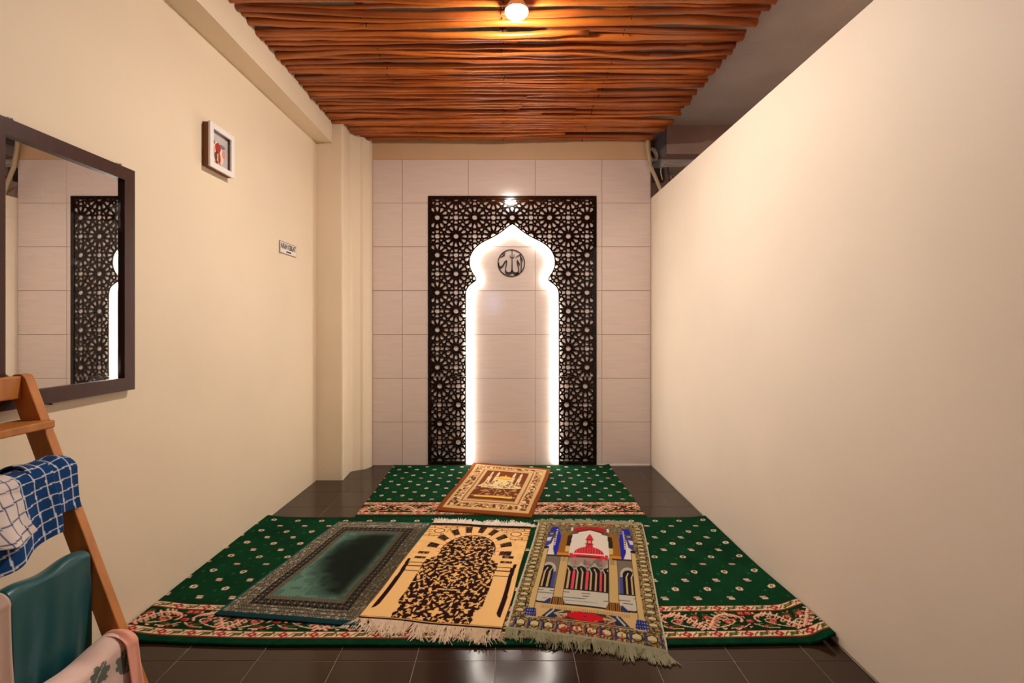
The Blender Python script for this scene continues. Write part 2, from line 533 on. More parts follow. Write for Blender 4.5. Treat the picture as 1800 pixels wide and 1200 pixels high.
def lattice(name, outline, rect, org, parity, use_arch):
    """a board cut from outline, pierced by the star pattern anchored at org (px)"""
    x0, x1, z0, z1 = rect
    o0 = wpx(*org)
    holes = []
    for i in range(-12, 13):
        for j in range(-18, 19):
            c = (o0[0] + i * PITCH, o0[1] + j * PITCH)
            if c[0] < x0 - PITCH or c[0] > x1 + PITCH or c[1] < z0 - PITCH or c[1] > z1 + PITCH: continue
            hs = rosette_holes(c) if (i + j) % 2 == parity else four_holes(c)
            for h in hs:
                for p0, nr in (((x0, 0), (1, 0)), ((x1, 0), (-1, 0)), ((0, z0), (0, 1)), ((0, z1), (0, -1))):
                    h = clip_half(h, p0, nr)
                    if len(h) < 3: break
                if len(h) < 3: continue
                if use_arch:
                    cx = sum(p[0] for p in h) / len(h); cz = sum(p[1] for p in h) / len(h)
                    for _ in range(2):
                        best, bd = None, 1e9
                        for p in h:
                            d = (ap[:, 0] - p[0]) ** 2 + (ap[:, 1] - p[1]) ** 2
                            k = int(d.argmin()); ins = inside_poly(p, AP_POLY)
                            dd = -math.sqrt(d[k]) if ins else math.sqrt(d[k])
                            if dd < bd: bd, best = dd, k
                        if bd < 0.010:
                            k = best
                            a, c2 = ap[max(k - 1, 0)], ap[min(k + 1, len(ap) - 1)]
                            tt = (c2 - a) / np.linalg.norm(c2 - a)
                            nr = (-tt[1], tt[0])
                            h = clip_half(h, (ap[k][0] + nr[0] * 0.010, ap[k][1] + nr[1] * 0.010), nr)
                            if len(h) < 3: break
                    if len(h) < 3: continue
                    if any(inside_poly(p, AP_POLY) for p in h): continue
                if area(h) < 2.0e-5: continue
                holes.append(h)
    cu = bpy.data.curves.new(name, 'CURVE')
    cu.dimensions = '2D'; cu.fill_mode = 'BOTH'; cu.extrude = (SCR_Y1 - SCR_Y0) / 2
    for poly in [outline] + holes:
        sp = cu.splines.new('POLY')
        sp.points.add(len(poly) - 1)
        for k, (x, z) in enumerate(poly): sp.points[k].co = (x - T0[0], z, 0, 1)
        sp.use_cyclic_u = True
    tmp = bpy.data.objects.new('tmp', cu); C.objects.link(tmp)
    dg = bpy.context.evaluated_depsgraph_get()
    me = bpy.data.meshes.new_from_object(tmp.evaluated_get(dg))
    bpy.data.objects.remove(tmp); bpy.data.curves.remove(cu)
    co = np.empty(len(me.vertices) * 3); me.vertices.foreach_get('co', co); co = co.reshape(-1, 3)
    co2 = np.stack([co[:, 0], (SCR_Y1 - SCR_Y0) / 2 - co[:, 2], co[:, 1]], 1)
    me.vertices.foreach_set('co', co2.ravel()); me.update()
    me.name = name
    me.materials.clear(); me.materials.append(M_lat)
    o_ = bpy.data.objects.new(name, me)
    return link(o_, t_scr)

AP_POLY = [tuple(p) for p in ap]
pxl, pxr = wpx(753, 0)[0], wpx(1048, 0)[0]
zt, zs, zb = wpx(0, 345)[1], wpx(0, 661)[1], 0.012
bw = 6.0 / 194
xi, xo = ap[0][0], ap[-1][0]
arch_up = [tuple(p) for p in ap if p[1] > zs + 0.01]
outline = [(pxl, zs), (xi, zs)] + arch_up + [(xo, zs), (pxr, zs), (pxr, zt), (pxl, zt)]
lattice('lattice_panel', outline, (pxl + bw, pxr - bw, zs + 0.001, zt - bw), (900.3, 382.5), 0, True)
for s in (0, 1):
    xa, xb = (pxl, xi) if s == 0 else (xo, pxr)
    ol = [(xa, zb), (xb, zb), (xb, zs - 0.002), (xa, zs - 0.002)]
    rc = (xa + bw, xb - 0.010, zb + bw, zs - 0.003) if s == 0 else (xa + 0.010, xb - bw, zb + bw, zs - 0.003)
    lattice('lattice_panel', ol, rc, (773, 678) if s == 0 else (1028.5, 678), 0, False)
# border strips standing slightly proud
for a_, b_ in (((pxl, zb), (pxl + bw, zt)), ((pxr - bw, zb), (pxr, zt)), ((pxl + bw, zt - bw), (pxr - bw, zt)),
               ((pxl + bw, zb), (xi, zb + bw * 0.9)), ((xo, zb), (pxr - bw, zb + bw * 0.9))):
    mb = MB(T0); mb.box((a_[0], SCR_Y0 - 0.004, a_[1]), (b_[0], SCR_Y0 + 0.001, b_[1]))
    mb.build('border_strip', M_lat, t_scr)
# stand-off rails that hold the board away from the tiles
for xx in (pxl + 0.012, pxr - 0.012):
    mb = MB(T0); mb.box((xx - 0.010, SCR_Y1, zb), (xx + 0.010, YB, zt - 0.01)); mb.build('standoff_rail', M_lat, t_scr)
# LED neon strip around the opening
lo_, li_ = offset(led, 0.0105), offset(led, -0.0105)
v, f = [], []
for a_, b_ in zip(lo_, li_):
    for (x, z), y in ((a_, YB - 0.003), (a_, YB - 0.017), (b_, YB - 0.017), (b_, YB - 0.003)):
        v.append((x - T0[0], y - T0[1], z))
nl = len(led)
for i in range(nl - 1):
    for k in range(4):
        k2 = (k + 1) % 4
        f.append((i * 4 + k, (i + 1) * 4 + k, (i + 1) * 4 + k2, i * 4 + k2))
f += [(0, 1, 2, 3), ((nl - 1) * 4 + 3, (nl - 1) * 4 + 2, (nl - 1) * 4 + 1, (nl - 1) * 4)]
o = mesh_obj('led_strip', v, f, M_led, t_scr); o['label'] = 'glowing white light strip along the arched opening'

# round calligraphy medallion on the tiles inside the arch
mc = wpx(898.8, 462.3); MR = 24.0 / 194
t_med = thing('calligraphy_medallion', 'small round dark medallion of Arabic calligraphy on the tiles inside the arch', 'wall ornament', (mc[0], YB - 0.012, mc[1]))
def catmull(p, n_=6):
    p = [np.array(q, float) for q in p]
    p = [2 * p[0] - p[1]] + p + [2 * p[-1] - p[-2]]
    o_ = []
    for i in range(1, len(p) - 2):
        for k in range(n_):
            t = k / n_
            o_.append(0.5 * ((2 * p[i]) + (-p[i - 1] + p[i + 1]) * t + (2 * p[i - 1] - 5 * p[i] + 4 * p[i + 1] - p[i + 2]) * t * t + (-p[i - 1] + 3 * p[i] - 3 * p[i + 1] + p[i + 2]) * t ** 3))
    o_.append(p[-2])
    return o_
def stroke(pts, d=0.008, closed=False):
    """pts: (x, y, width) in crop pixels of the medallion; a flat cut-out stroke with thickness"""
    q = [((x - 620) / 385 * MR, (600 - y) / 385 * MR, w_ / 385 * MR) for x, y, w_ in pts]
    q = catmull(q) if len(q) > 2 else [np.array(a) for a in q]
    v_, f_ = [], []
    n_ = len(q)
    for i in range(n_):
        t = q[min(i + 1, n_ - 1)][:2] - q[max(i - 1, 0)][:2]
        if closed: t = q[(i + 1) % (n_ - 1)][:2] - q[(i - 1) % (n_ - 1)][:2]
        t = t / (np.linalg.norm(t) + 1e-9); nn = np.array([-t[1], t[0]])
        a, c = q[i][:2] + nn * q[i][2] / 2, q[i][:2] - nn * q[i][2] / 2
        v_ += [(a[0], 0, a[1]), (c[0], 0, c[1]), (a[0], d, a[1]), (c[0], d, c[1])]
    for i in range(n_ - 1):
        b0, b1 = i * 4, i * 4 + 4
        f_ += [(b0, b0 + 1, b1 + 1, b1), (b0 + 2, b1 + 2, b1 + 3, b0 + 3), (b0, b1, b1 + 2, b0 + 2), (b0 + 1, b0 + 3, b1 + 3, b1 + 1)]
    f_ += [(0, 2, 3, 1), (n_ * 4 - 4, n_ * 4 - 3, n_ * 4 - 1, n_ * 4 - 2)]
    return v_, f_
M_med = mat('dark_brown_cut_acrylic', (48, 24, 14), 0.35)
ring = [(620 + 372 * math.cos(a), 600 + 372 * math.sin(a), 28) for a in np.linspace(0, 2 * math.pi, 33)]
mb = MB(); mb.add(*stroke(ring)); mb.build('ring', M_med, t_med)
mb = MB()
for s in ([(640, 228, 26), (640, 330, 24), (640, 450, 20)],
          [(640, 470, 26), (640, 640, 32), (640, 780, 40), (640, 860, 70)],
          [(588, 365, 10), (590, 420, 20), (612, 450, 22), (640, 440, 22), (668, 450, 22), (692, 420, 20), (698, 355, 10)],
          [(640, 830, 40), (600, 880, 62), (540, 890, 68), (480, 868, 60), (455, 800, 34), (470, 690, 28), (490, 600, 30), (478, 528, 40)],
          [(490, 525, 30), (440, 575, 36), (385, 670, 42), (325, 725, 58), (275, 690, 50), (262, 630, 30), (285, 575, 8)],
          [(640, 830, 40), (690, 880, 62), (750, 890, 62), (810, 868, 50), (826, 790, 30), (810, 680, 34), (785, 570, 34), (800, 500, 10)],
          [(790, 540, 30), (825, 600, 40), (850, 650, 28), (852, 690, 8)],
          [(872, 358, 40), (885, 480, 36), (898, 620, 32), (896, 760, 30), (885, 850, 24)],
          [(885, 430, 30), (925, 510, 34), (935, 580, 10)],
          [(738, 445, 16), (800, 405, 24), (875, 358, 26)],
          [(300, 432, 16), (350, 425, 24), (405, 390, 26), (438, 330, 26), (415, 300, 24), (378, 330, 20), (400, 385, 22), (440, 395, 16)],
          [(310, 420, 14), (330, 370, 16), (380, 335, 18)],
          [(815, 880, 40), (770, 915, 46), (715, 945, 36)]):
    mb.add(*stroke(s, 0.006))
mb.build('lettering', M_med, t_med)

# ---------------------------------------------------------------- mirror on the left wall
xw = xl(1.66)
mo = (xw + 0.004, 1.665, 0.998)
t_mir = thing('wall_mirror', 'rectangular mirror in a dark brown wooden frame on the left wall', 'mirror', mo)
y0, y1, z0, z1 = 1.388, 1.942, 0.998, 1.905
FX0, FX1 = xw + 0.004, xw + 0.032
fw = 0.052
def rail(poly):    # poly in (y,z), bevelled bar
    mb = MB(mo)
    n_ = len(poly)
    v_ = [(FX0, a, c) for a, c in poly] + [(FX1, a, c) for a, c in poly]
    mb.add(v_, [tuple(reversed(range(n_))), tuple(range(n_, 2 * n_))] + [(i, (i + 1) % n_, (i + 1) % n_ + n_, i + n_) for i in range(n_)])
    return mb.build('frame_rail', M_frame, t_mir)
rail([(y0, z0), (y1, z0), (y1 - fw, z0 + fw), (y0 + fw, z0 + fw)])
rail([(y0, z1), (y0 + fw, z1 - fw), (y1 - fw, z1 - fw), (y1, z1)])
rail([(y0, z0), (y0 + fw, z0 + fw), (y0 + fw, z1 - fw), (y0, z1)])
rail([(y1, z0), (y1, z1), (y1 - fw, z1 - fw), (y1 - fw, z0 + fw)])
mb = MB(mo)
gx = xw + 0.018
mb.add([(gx, y0 + fw - 0.005, z0 + fw - 0.005), (gx, y1 - fw + 0.005, z0 + fw - 0.005), (gx, y1 - fw + 0.005, z1 - fw + 0.005), (gx, y0 + fw - 0.005, z1 - fw + 0.005)], [(0, 1, 2, 3)])
mb.add([(gx - 0.008, y0 + fw - 0.005, z0 + fw - 0.005), (gx - 0.008, y1 - fw + 0.005, z0 + fw - 0.005), (gx - 0.008, y1 - fw + 0.005, z1 - fw + 0.005), (gx - 0.008, y0 + fw - 0.005, z1 - fw + 0.005)], [(0, 3, 2, 1)])
mb.build('mirror_glass', M_mirror, t_mir)
for yy_, zz_ in ((1.475, z1 + 0.002), (1.885, z1 + 0.002)):
    mb = MB(mo); mb.box((xw + 0.001, yy_ - 0.009, zz_ - 0.012), (xw + 0.012, yy_ + 0.009, zz_ + 0.012), 0.003)
    mb.tube([(xw, yy_, zz_ + 0.006), (xw + 0.022, yy_, zz_ + 0.006)], 0.004, 8)
    mb.build('hanger', M_metal, t_mir)
mb = MB(mo); mb.tube([(xw, 1.60, z0 - 0.004), (xw + 0.02, 1.60, z0 - 0.006)], 0.003, 6); mb.build('support_nail', M_nail, t_mir)

# ---------------------------------------------------------------- small box frame
y0, y1, z0, z1 = 2.405, 2.615, 2.090, 2.318
xw = xl(2.5); d = 0.041
po = (xw + 0.001, 2.51, z0)
t_pic = thing('box_frame', 'small white shadow box frame with brown sides high on the left wall', 'picture frame', po)
def pbox(nm, a, c, m, par=t_pic, bev=0.0):
    mb = MB(po); mb.box(a, c, bev); return mb.build(nm, m, par)
for a, c in (((y0, z0), (y0 + 0.008, z1)), ((y1 - 0.008, z0), (y1, z1)), ((y0 + 0.008, z0), (y1 - 0.008, z0 + 0.008)), ((y0 + 0.008, z1 - 0.008), (y1 - 0.008, z1))):
    pbox('side_board', (xw + 0.001, a[0] + 0.004 * (a[0] == y0), a[1]), (xw + d - 0.006, c[0], c[1]), M_brownside)
fb = 0.027
for a, c in (((y0 - 0.003, z0 - 0.003), (y0 + fb, z1 + 0.003)), ((y1 - fb, z0 - 0.003), (y1 + 0.003, z1 + 0.003)), ((y0 + fb, z0 - 0.003), (y1 - fb, z0 + fb)), ((y0 + fb, z1 - fb), (y1 - fb, z1 + 0.003))):
    pbox('front_moulding', (xw + d - 0.007, a[0], a[1]), (xw + d + 0.004, c[0], c[1]), M_white, bev=0.0015)
bk = pbox('backing', (xw + 0.018, y0 + 0.008, z0 + 0.008), (xw + 0.022, y1 - 0.008, z1 - 0.008), mat('pale_grey_card', (196, 186, 180), 0.7, var=0.15, vscale=18))
def blob(par, cy, cz, ry, rz, m, dx, n_=14, nm='picture_motif', j=0.12):
    mb = MB(po)
    p = [(cy + ry * math.cos(a) * (1 + random.uniform(-j, j)), cz + rz * math.sin(a) * (1 + random.uniform(-j, j))) for a in np.linspace(0, 2 * math.pi, n_, endpoint=False)]
    v_ = [(xw + 0.022, a, c) for a, c in p] + [(xw + 0.022 + dx * 0.6, a, c) for a, c in p]
    mb.add(v_, [tuple(range(n_, 2 * n_))] + [(i, (i + 1) % n_, (i + 1) % n_ + n_, i + n_) for i in range(n_)])
    return mb.build(nm, m, par)
Mr = mat('motif_red', (176, 40, 44), 0.6); Mb_ = mat('motif_brown', (96, 56, 34), 0.7); Mc = mat('motif_cream', (226, 200, 170), 0.7)
Mg = mat('motif_grey', (120, 112, 118), 0.7); Mp = mat('motif_pink', (206, 140, 130), 0.7)
cy, cz = 2.500, 2.200
for args in ((cy - 0.005, cz - 0.02, 0.055, 0.065, Mc, 0.002), (cy - 0.045, cz + 0.035, 0.022, 0.012, Mg, 0.004), (cy + 0.035, cz + 0.032, 0.026, 0.010, Mg, 0.004),
             (cy - 0.002, cz + 0.012, 0.020, 0.030, Mr, 0.008), (cy - 0.040, cz - 0.012, 0.006, 0.040, Mb_, 0.005), (cy - 0.018, cz - 0.035, 0.011, 0.022, Mb_, 0.005),
             (cy + 0.012, cz - 0.038, 0.009, 0.028, Mr, 0.005), (cy + 0.050, cz - 0.005, 0.012, 0.022, Mp, 0.004), (cy - 0.052, cz - 0.055, 0.010, 0.009, Mb_, 0.005),
             (cy + 0.005, cz - 0.068, 0.024, 0.011, Mp, 0.005), (cy - 0.012, cz - 0.064, 0.010, 0.009, Mb_, 0.007)):
    blob(bk, *args)

# ---------------------------------------------------------------- prayer-direction sign
y0, y1, z0, z1 = 3.205, 3.455, 1.768, 1.853
xw = xl(3.33)
so = (xw + 0.0005, 3.33, z0)
t_sg = thing('direction_sign', 'small white plastic sign reading ARAH KIBLAT on the left wall', 'sign', so)
mb = MB(so); mb.box((xw + 0.0005, y0, z0), (xw + 0.004, y1, z1)); mb.build('sign_edge', M_signedge, t_sg)
mb = MB(so); mb.box((xw + 0.004, y0 + 0.006, z0 + 0.005), (xw + 0.0055, y1 - 0.006, z1 - 0.005)); mb.build('sign_face', M_sign, t_sg)
fc = bpy.data.curves.new('lettering', 'FONT'); fc.body = 'ARAH KIBLAT'; fc.size = 0.05; fc.align_x = 'CENTER'; fc.extrude = 0.0004; fc.offset = 0.0009
tmp = bpy.data.objects.new('tmp', fc); C.objects.link(tmp)
me = bpy.data.meshes.new_from_object(tmp.evaluated_get(bpy.context.evaluated_depsgraph_get()))
bpy.data.objects.remove(tmp)
co = np.empty(len(me.vertices) * 3); me.vertices.foreach_get('co', co); co = co.reshape(-1, 3)
cx_ = (co[:, 0].max() + co[:, 0].min()) / 2
k = (y1 - y0 - 0.022) / (co[:, 0].max() - co[:, 0].min()); hz = 0.040 / (co[:, 1].max() - co[:, 1].min())
co2 = np.stack([co[:, 2] + 0.0056, (co[:, 0] - cx_) * k, co[:, 1] * hz + 0.036], 1)   # seen from +X the text runs along +Y
me.vertices.foreach_set('co', co2.ravel()); me.update(); me.materials.clear(); me.materials.append(M_ink)
link(bpy.data.objects.new('lettering', me), t_sg)
mb = MB(so); mb.box((xw + 0.0054, 3.298, z0 + 0.014), (xw + 0.0062, 3.372, z0 + 0.024)); mb.build('arrow_bar', M_ink, t_sg)

# ---------------------------------------------------------------- pipes and cables above the partition
def cable(name, pts, r_, m, label, cat, n_=8):
    p = catmull(pts, 5)
    mb = MB(pts[0]); mb.tube([tuple(q) for q in p], r_, n_)
    return tag(mb.build(name, m, None, smooth=True), label, cat)
cable('conduit_pipe', [(1.268, 4.19, 2.94), (1.272, 4.185, 2.84), (1.287, 4.18, 2.73), (1.295, 4.18, 2.69), (1.34, 4.19, 2.60), (1.385, 4.20, 2.50), (1.46, 4.22, 2.34)], 0.017, M_conduit,
      'cream conduit bending down beside the tiled wall behind the partition', 'pipe', 10)
dp = thing('drain_pipe', 'short open white pipe end under the corner of the branch ceiling', 'pipe', (1.36, 4.30, 2.85))
mb = MB(); mb.v = []; 
R0, R1 = 0.062, 0.048
pv, pf = [], []
dirv = Vector((0.55, -0.80, 0.10)).normalized(); ax = dirv.cross(Vector((0, 0, 1))).normalized(); bx_ = ax.cross(dirv).normalized()
for (rr, s_) in ((R0, 0.20), (R0, 0.0), (R1, 0.0), (R1, 0.20)):
    for k in range(18):
        an = 2 * math.pi * k / 18
        pv.append(tuple(dirv * -s_ + (ax * math.cos(an) + bx_ * math.sin(an)) * rr))
for i in range(3):
    for k in range(18):
        k2 = (k + 1) % 18
        pf.append((i * 18 + k, i * 18 + k2, (i + 1) * 18 + k2, (i + 1) * 18 + k))
mesh_obj('pipe_body', pv, pf, M_pvc, dp, True)
mb = MB(); pl = [tuple(dirv * -0.03 + (ax * math.cos(a) + bx_ * math.sin(a)) * R1) for a in np.linspace(0, 2 * math.pi, 18, endpoint=False)]
mb.add(pl, [tuple(range(18))]); mb.build('bore_shade', M_black, dp)  # black disc inside the pipe stands in for the shade of its bore
jb = thing('junction_box', 'small black junction box hanging under the white pipe end', 'junction box', (1.42, 4.36, 2.66))
mb = MB(); mb.box((-0.05, -0.03, -0.05), (0.05, 0.03, 0.07), 0.006); mb.build('housing', M_black, jb)
mb = MB(); mb.box((-0.042, -0.036, -0.042), (0.042, -0.030, 0.062), 0.003); mb.build('cover', mat('box_cover', (38, 30, 26), 0.5), jb)
cable('electric_cable', [(1.47, 4.30, 2.79), (1.43, 4.29, 2.74), (1.42, 4.29, 2.68), (1.44, 4.30, 2.61)], 0.005, M_pvc, 'pale looped cable hanging in front of the junction box', 'cable', 6)
cable('electric_cable', [(1.46, 4.30, 2.765), (1.60, 4.30, 2.745), (1.76, 4.30, 2.742), (1.95, 4.31, 2.735)], 0.008, M_conduit, 'pale cable running level under the mauve beam', 'cable', 6)
cable('electric_cable', [(1.60, 4.28, 2.74), (1.68, 4.28, 2.765), (1.73, 4.28, 2.79)], 0.0035, M_pvc, 'thin stray cable end sticking up from the level cable', 'cable', 6)
cable('electric_cable', [(1.50, 4.34, 2.74), (1.52, 4.34, 2.62), (1.53, 4.34, 2.50), (1.56, 4.34, 2.36)], 0.006, M_nail, 'dark cable dropping behind the partition', 'cable', 6)
cable('electric_cable', [(1.55, 4.36, 2.66), (1.66, 4.36, 2.60), (1.78, 4.36, 2.55), (1.9, 4.36, 2.47)], 0.006, M_nail, 'dark cable slanting down to the right behind the partition', 'cable', 6)

# ---------------------------------------------------------------- woven designs
class Paint:
    def __init__(s, x, y, base):
        s.x, s.y = np.asarray(x), np.asarray(y)
        s.X, s.Y = np.meshgrid(s.x, s.y)
        s.C = np.empty(s.X.shape + (3,)); s.C[:] = base
    def put(s, m, col, a=1.0):
        m = (m.astype(float) if m.dtype == bool else m) * a
        s.C = s.C * (1 - m[..., None]) + np.asarray(col, float) * m[..., None]
    def rect(s, a, b, c, d): return (s.X >= a) & (s.X <= b) & (s.Y >= c) & (s.Y <= d)
    def ell(s, cx, cy, rx, ry): return ((s.X - cx) / rx) ** 2 + ((s.Y - cy) / ry) ** 2 <= 1
    def poly(s, pts):
        m = np.zeros(s.X.shape, bool); j = len(pts) - 1
        for i in range(len(pts)):
            xi, yi = pts[i]; xj, yj = pts[j]
            if yi != yj:
                m ^= ((yi > s.Y) != (yj > s.Y)) & (s.X < (xj - xi) * (s.Y - yi) / (yj - yi) + xi)
            j = i
        return m
    def line(s, pts, wd):
        m = np.zeros(s.X.shape, bool)
        for (a, b), (c, d) in zip(pts[:-1], pts[1:]):
            dx, dy = c - a, d - b; L = dx * dx + dy * dy + 1e-12
            t = np.clip(((s.X - a) * dx + (s.Y - b) * dy) / L, 0, 1)
            m |= (s.X - a - t * dx) ** 2 + (s.Y - b - t * dy) ** 2 <= (wd / 2) ** 2
        return m
def vnoise(X, Y, sc, seed):
    r_ = np.random.default_rng(seed).random((64, 64))
    x, y = X * sc, Y * sc
    xi_, yi_ = np.floor(x).astype(int), np.floor(y).astype(int)
    fx, fy = x - xi_, y - yi_
    fx, fy = fx * fx * (3 - 2 * fx), fy * fy * (3 - 2 * fy)
    g_ = lambda a, b: r_[b % 64, a % 64]
    return (g_(xi_, yi_) * (1 - fx) + g_(xi_ + 1, yi_) * fx) * (1 - fy) + (g_(xi_, yi_ + 1) * (1 - fx) + g_(xi_ + 1, yi_ + 1) * fx) * fy
def sst(e0, e1, x):
    t = np.clip((x - e0) / (e1 - e0), 0, 1); return t * t * (3 - 2 * t)

def sheet(name, VX, VY, VZ, COL, material, parent=None, thick=0.006, org=(0, 0, 0)):
    """grid of points with a colour each, closed by a skirt of the given thickness"""
    ny, nx = VX.shape
    top = np.stack([VX, VY, VZ], -1).reshape(-1, 3)
    idx = np.arange(ny * nx).reshape(ny, nx)
    q = np.stack([idx[:-1, :-1], idx[:-1, 1:], idx[1:, 1:], idx[1:, :-1]], -1).reshape(-1, 4)
    ringi = np.concatenate([idx[0, :], idx[1:, -1], idx[-1, -2::-1], idx[-2:0:-1, 0]])
    low = top[ringi].copy(); low[:, 2] -= thick
    li = np.arange(len(ringi)) + ny * nx
    rn = np.roll(ringi, -1); ln = np.roll(li, -1)
    q = np.concatenate([q, np.stack([ringi, li, ln, rn], -1)])
    co_ = np.concatenate([top, low]) - np.array(org)
    cl = np.concatenate([COL.reshape(-1, 3), COL.reshape(-1, 3)[ringi]])
    return grid_obj(name, co_, q, cl, material, parent, org)
def grid_obj(name, co_, q, cl, material, parent=None, org=(0, 0, 0)):
    me = bpy.data.meshes.new(name)
    me.vertices.add(len(co_)); me.vertices.foreach_set('co', co_.astype(np.float32).ravel())
    me.loops.add(len(q) * 4); me.loops.foreach_set('vertex_index', q.astype(np.int32).ravel())
    me.polygons.add(len(q)); me.polygons.foreach_set('loop_start', np.arange(0, len(q) * 4, 4, dtype=np.int32))
    me.polygons.foreach_set('use_smooth', np.ones(len(q), bool))
    at = me.attributes.new('design', 'FLOAT_COLOR', 'POINT')
    at.data.foreach_set('color', np.concatenate([lin(np.clip(cl, 0, 255)), np.ones((len(cl), 1))], 1).astype(np.float32).ravel())
    me.materials.append(material)
    me.update(); me.validate()
    o_ = bpy.data.objects.new(name, me); o_.location = org if parent is None else (0, 0, 0)
    return link(o_, parent)

# ---- green mosque carpet: dotted field, floral border along the near edge
GREEN = (14, 52, 29); CRM = (222, 186, 150); RED = (150, 40, 40); PINK = (226, 160, 136); OLV = (58, 70, 28)
SP = 0.40
def scroll_tile():
    t = Paint(np.arange(0, SP, 0.002), np.arange(0, 0.132, 0.002), (12, 46, 26))
    rr = random.Random(3)
    def wrap(fn):
        m = fn(0.0)
        return m | fn(SP) | fn(-SP)
    def st(pts, wd, col, sm=True):
        pp = [tuple(p) for p in catmull(pts, 5)] if sm and len(pts) > 2 else pts
        t.put(wrap(lambda dx: t.line([(a + dx, b) for a, b in pp], wd)), col)
    for k in range(46):
        a, b = rr.random() * SP, 0.008 + rr.random() * 0.116
        an = rr.random() * 6.28; ln = 0.008 + rr.random() * 0.012
        col = rr.choice((PINK, CRM, (176, 60, 54), OLV, OLV, (150, 96, 60)))
        st([(a, b), (a + math.cos(an) * ln, b + math.sin(an) * ln * 0.6), (a + math.cos(an + 0.9) * ln * 1.6, b + math.sin(an + 0.9) * ln)], 0.0048, col)
    for mir in (0, 1):
        fx = (lambda a: a) if not mir else (lambda a: SP - a)
        for (a, b, rx, ry) in ((0.055, 0.050, .017, .010), (0.13, 0.030, .019, .009), (0.16, 0.086, .014, .009), (0.09, 0.118, .018, .008), (.02, .10, .012, .014)):
            t.put(wrap(lambda dx: t.ell(fx(a) + dx, b, rx, ry)), OLV)
        arc = [(fx(a), b) for a, b in ((0.0, 0.012), (0.03, 0.045), (0.06, 0.085), (0.105, 0.108), (0.15, 0.100), (0.172, 0.075), (0.160, 0.055))]
        st(arc, 0.0095, PINK)
        for k, (a, b) in enumerate(catmull([(0.005, 0.018), (0.03, 0.045), (0.06, 0.085), (0.105, 0.108), (0.14, 0.104)], 4)):
            st([(fx(a), b), (fx(a + 0.020), b - 0.014 - 0.006 * (k % 2))], 0.0055, PINK, False)
            if k % 2: st([(fx(a), b), (fx(a - 0.016), b + 0.016)], 0.0048, CRM, False)
        st([(fx(a), b) for a, b in ((0.05, 0.020), (0.10, 0.035), (0.135, 0.060), (0.110, 0.075), (0.088, 0.062))], 0.0045, CRM)
        st([(fx(a), b) for a, b in ((0.10, 0.012), (0.15, 0.018), (0.19, 0.040))], 0.0045, CRM)
        for (a, b, r_) in ((0.105, 0.055, .013), (0.150, 0.022, .009), (0.185, 0.112, .012), (0.025, 0.085, .011), (0.195, 0.060, .010)):
            t.put(wrap(lambda dx: t.ell(fx(a) + dx, b, r_ * 1.25, r_ * 1.1)), RED)
            t.put(wrap(lambda dx: t.ell(fx(a) + dx, b, r_ * 0.72, r_ * 0.66)), (214, 120, 100))
            t.put(wrap(lambda dx: t.ell(fx(a) + dx, b, r_ * 0.38, r_ * 0.36)), (120, 26, 30))
    return t.C
def band_tile():
    L, H = 0.126, 0.044
    t = Paint(np.arange(0, L, 0.002), np.arange(0, H, 0.002), CRM)
    t.put(t.rect(0, L, 0, 0.004) | t.rect(0, L, H - 0.006, H), (120, 52, 34))
    t.put(t.ell(0.032, 0.022, 0.020, 0.011) | t.ell(0.032, 0.022, .011, .016), RED)
    t.put(t.ell(0.032, 0.022, 0.007, 0.006), (224, 150, 120))
    t.put(t.ell(0.095, 0.022, 0.019, 0.010) | t.line([(0.075, 0.012), (0.116, 0.033)], 0.009), (70, 84, 40))
    t.put(t.line([(0.052, 0.010), (0.075, 0.032)], 0.005) | t.line([(0.118, 0.034), (0.126, 0.012)], 0.005) | t.line([(0.0, 0.012), (0.010, 0.03)], 0.005), (96, 70, 36))
    t.put(t.ell(0.095, 0.022, 0.006, 0.004), (170, 120, 80))
    return t.C
SCR, BND = scroll_tile(), band_tile()
def sample(tile, X, Y, res, L):
    i = (np.floor(np.mod(X, L) / res).astype(int)) % tile.shape[1]
    j = np.clip(np.floor(Y / res).astype(int), 0, tile.shape[0] - 1)
    return tile[j, i]
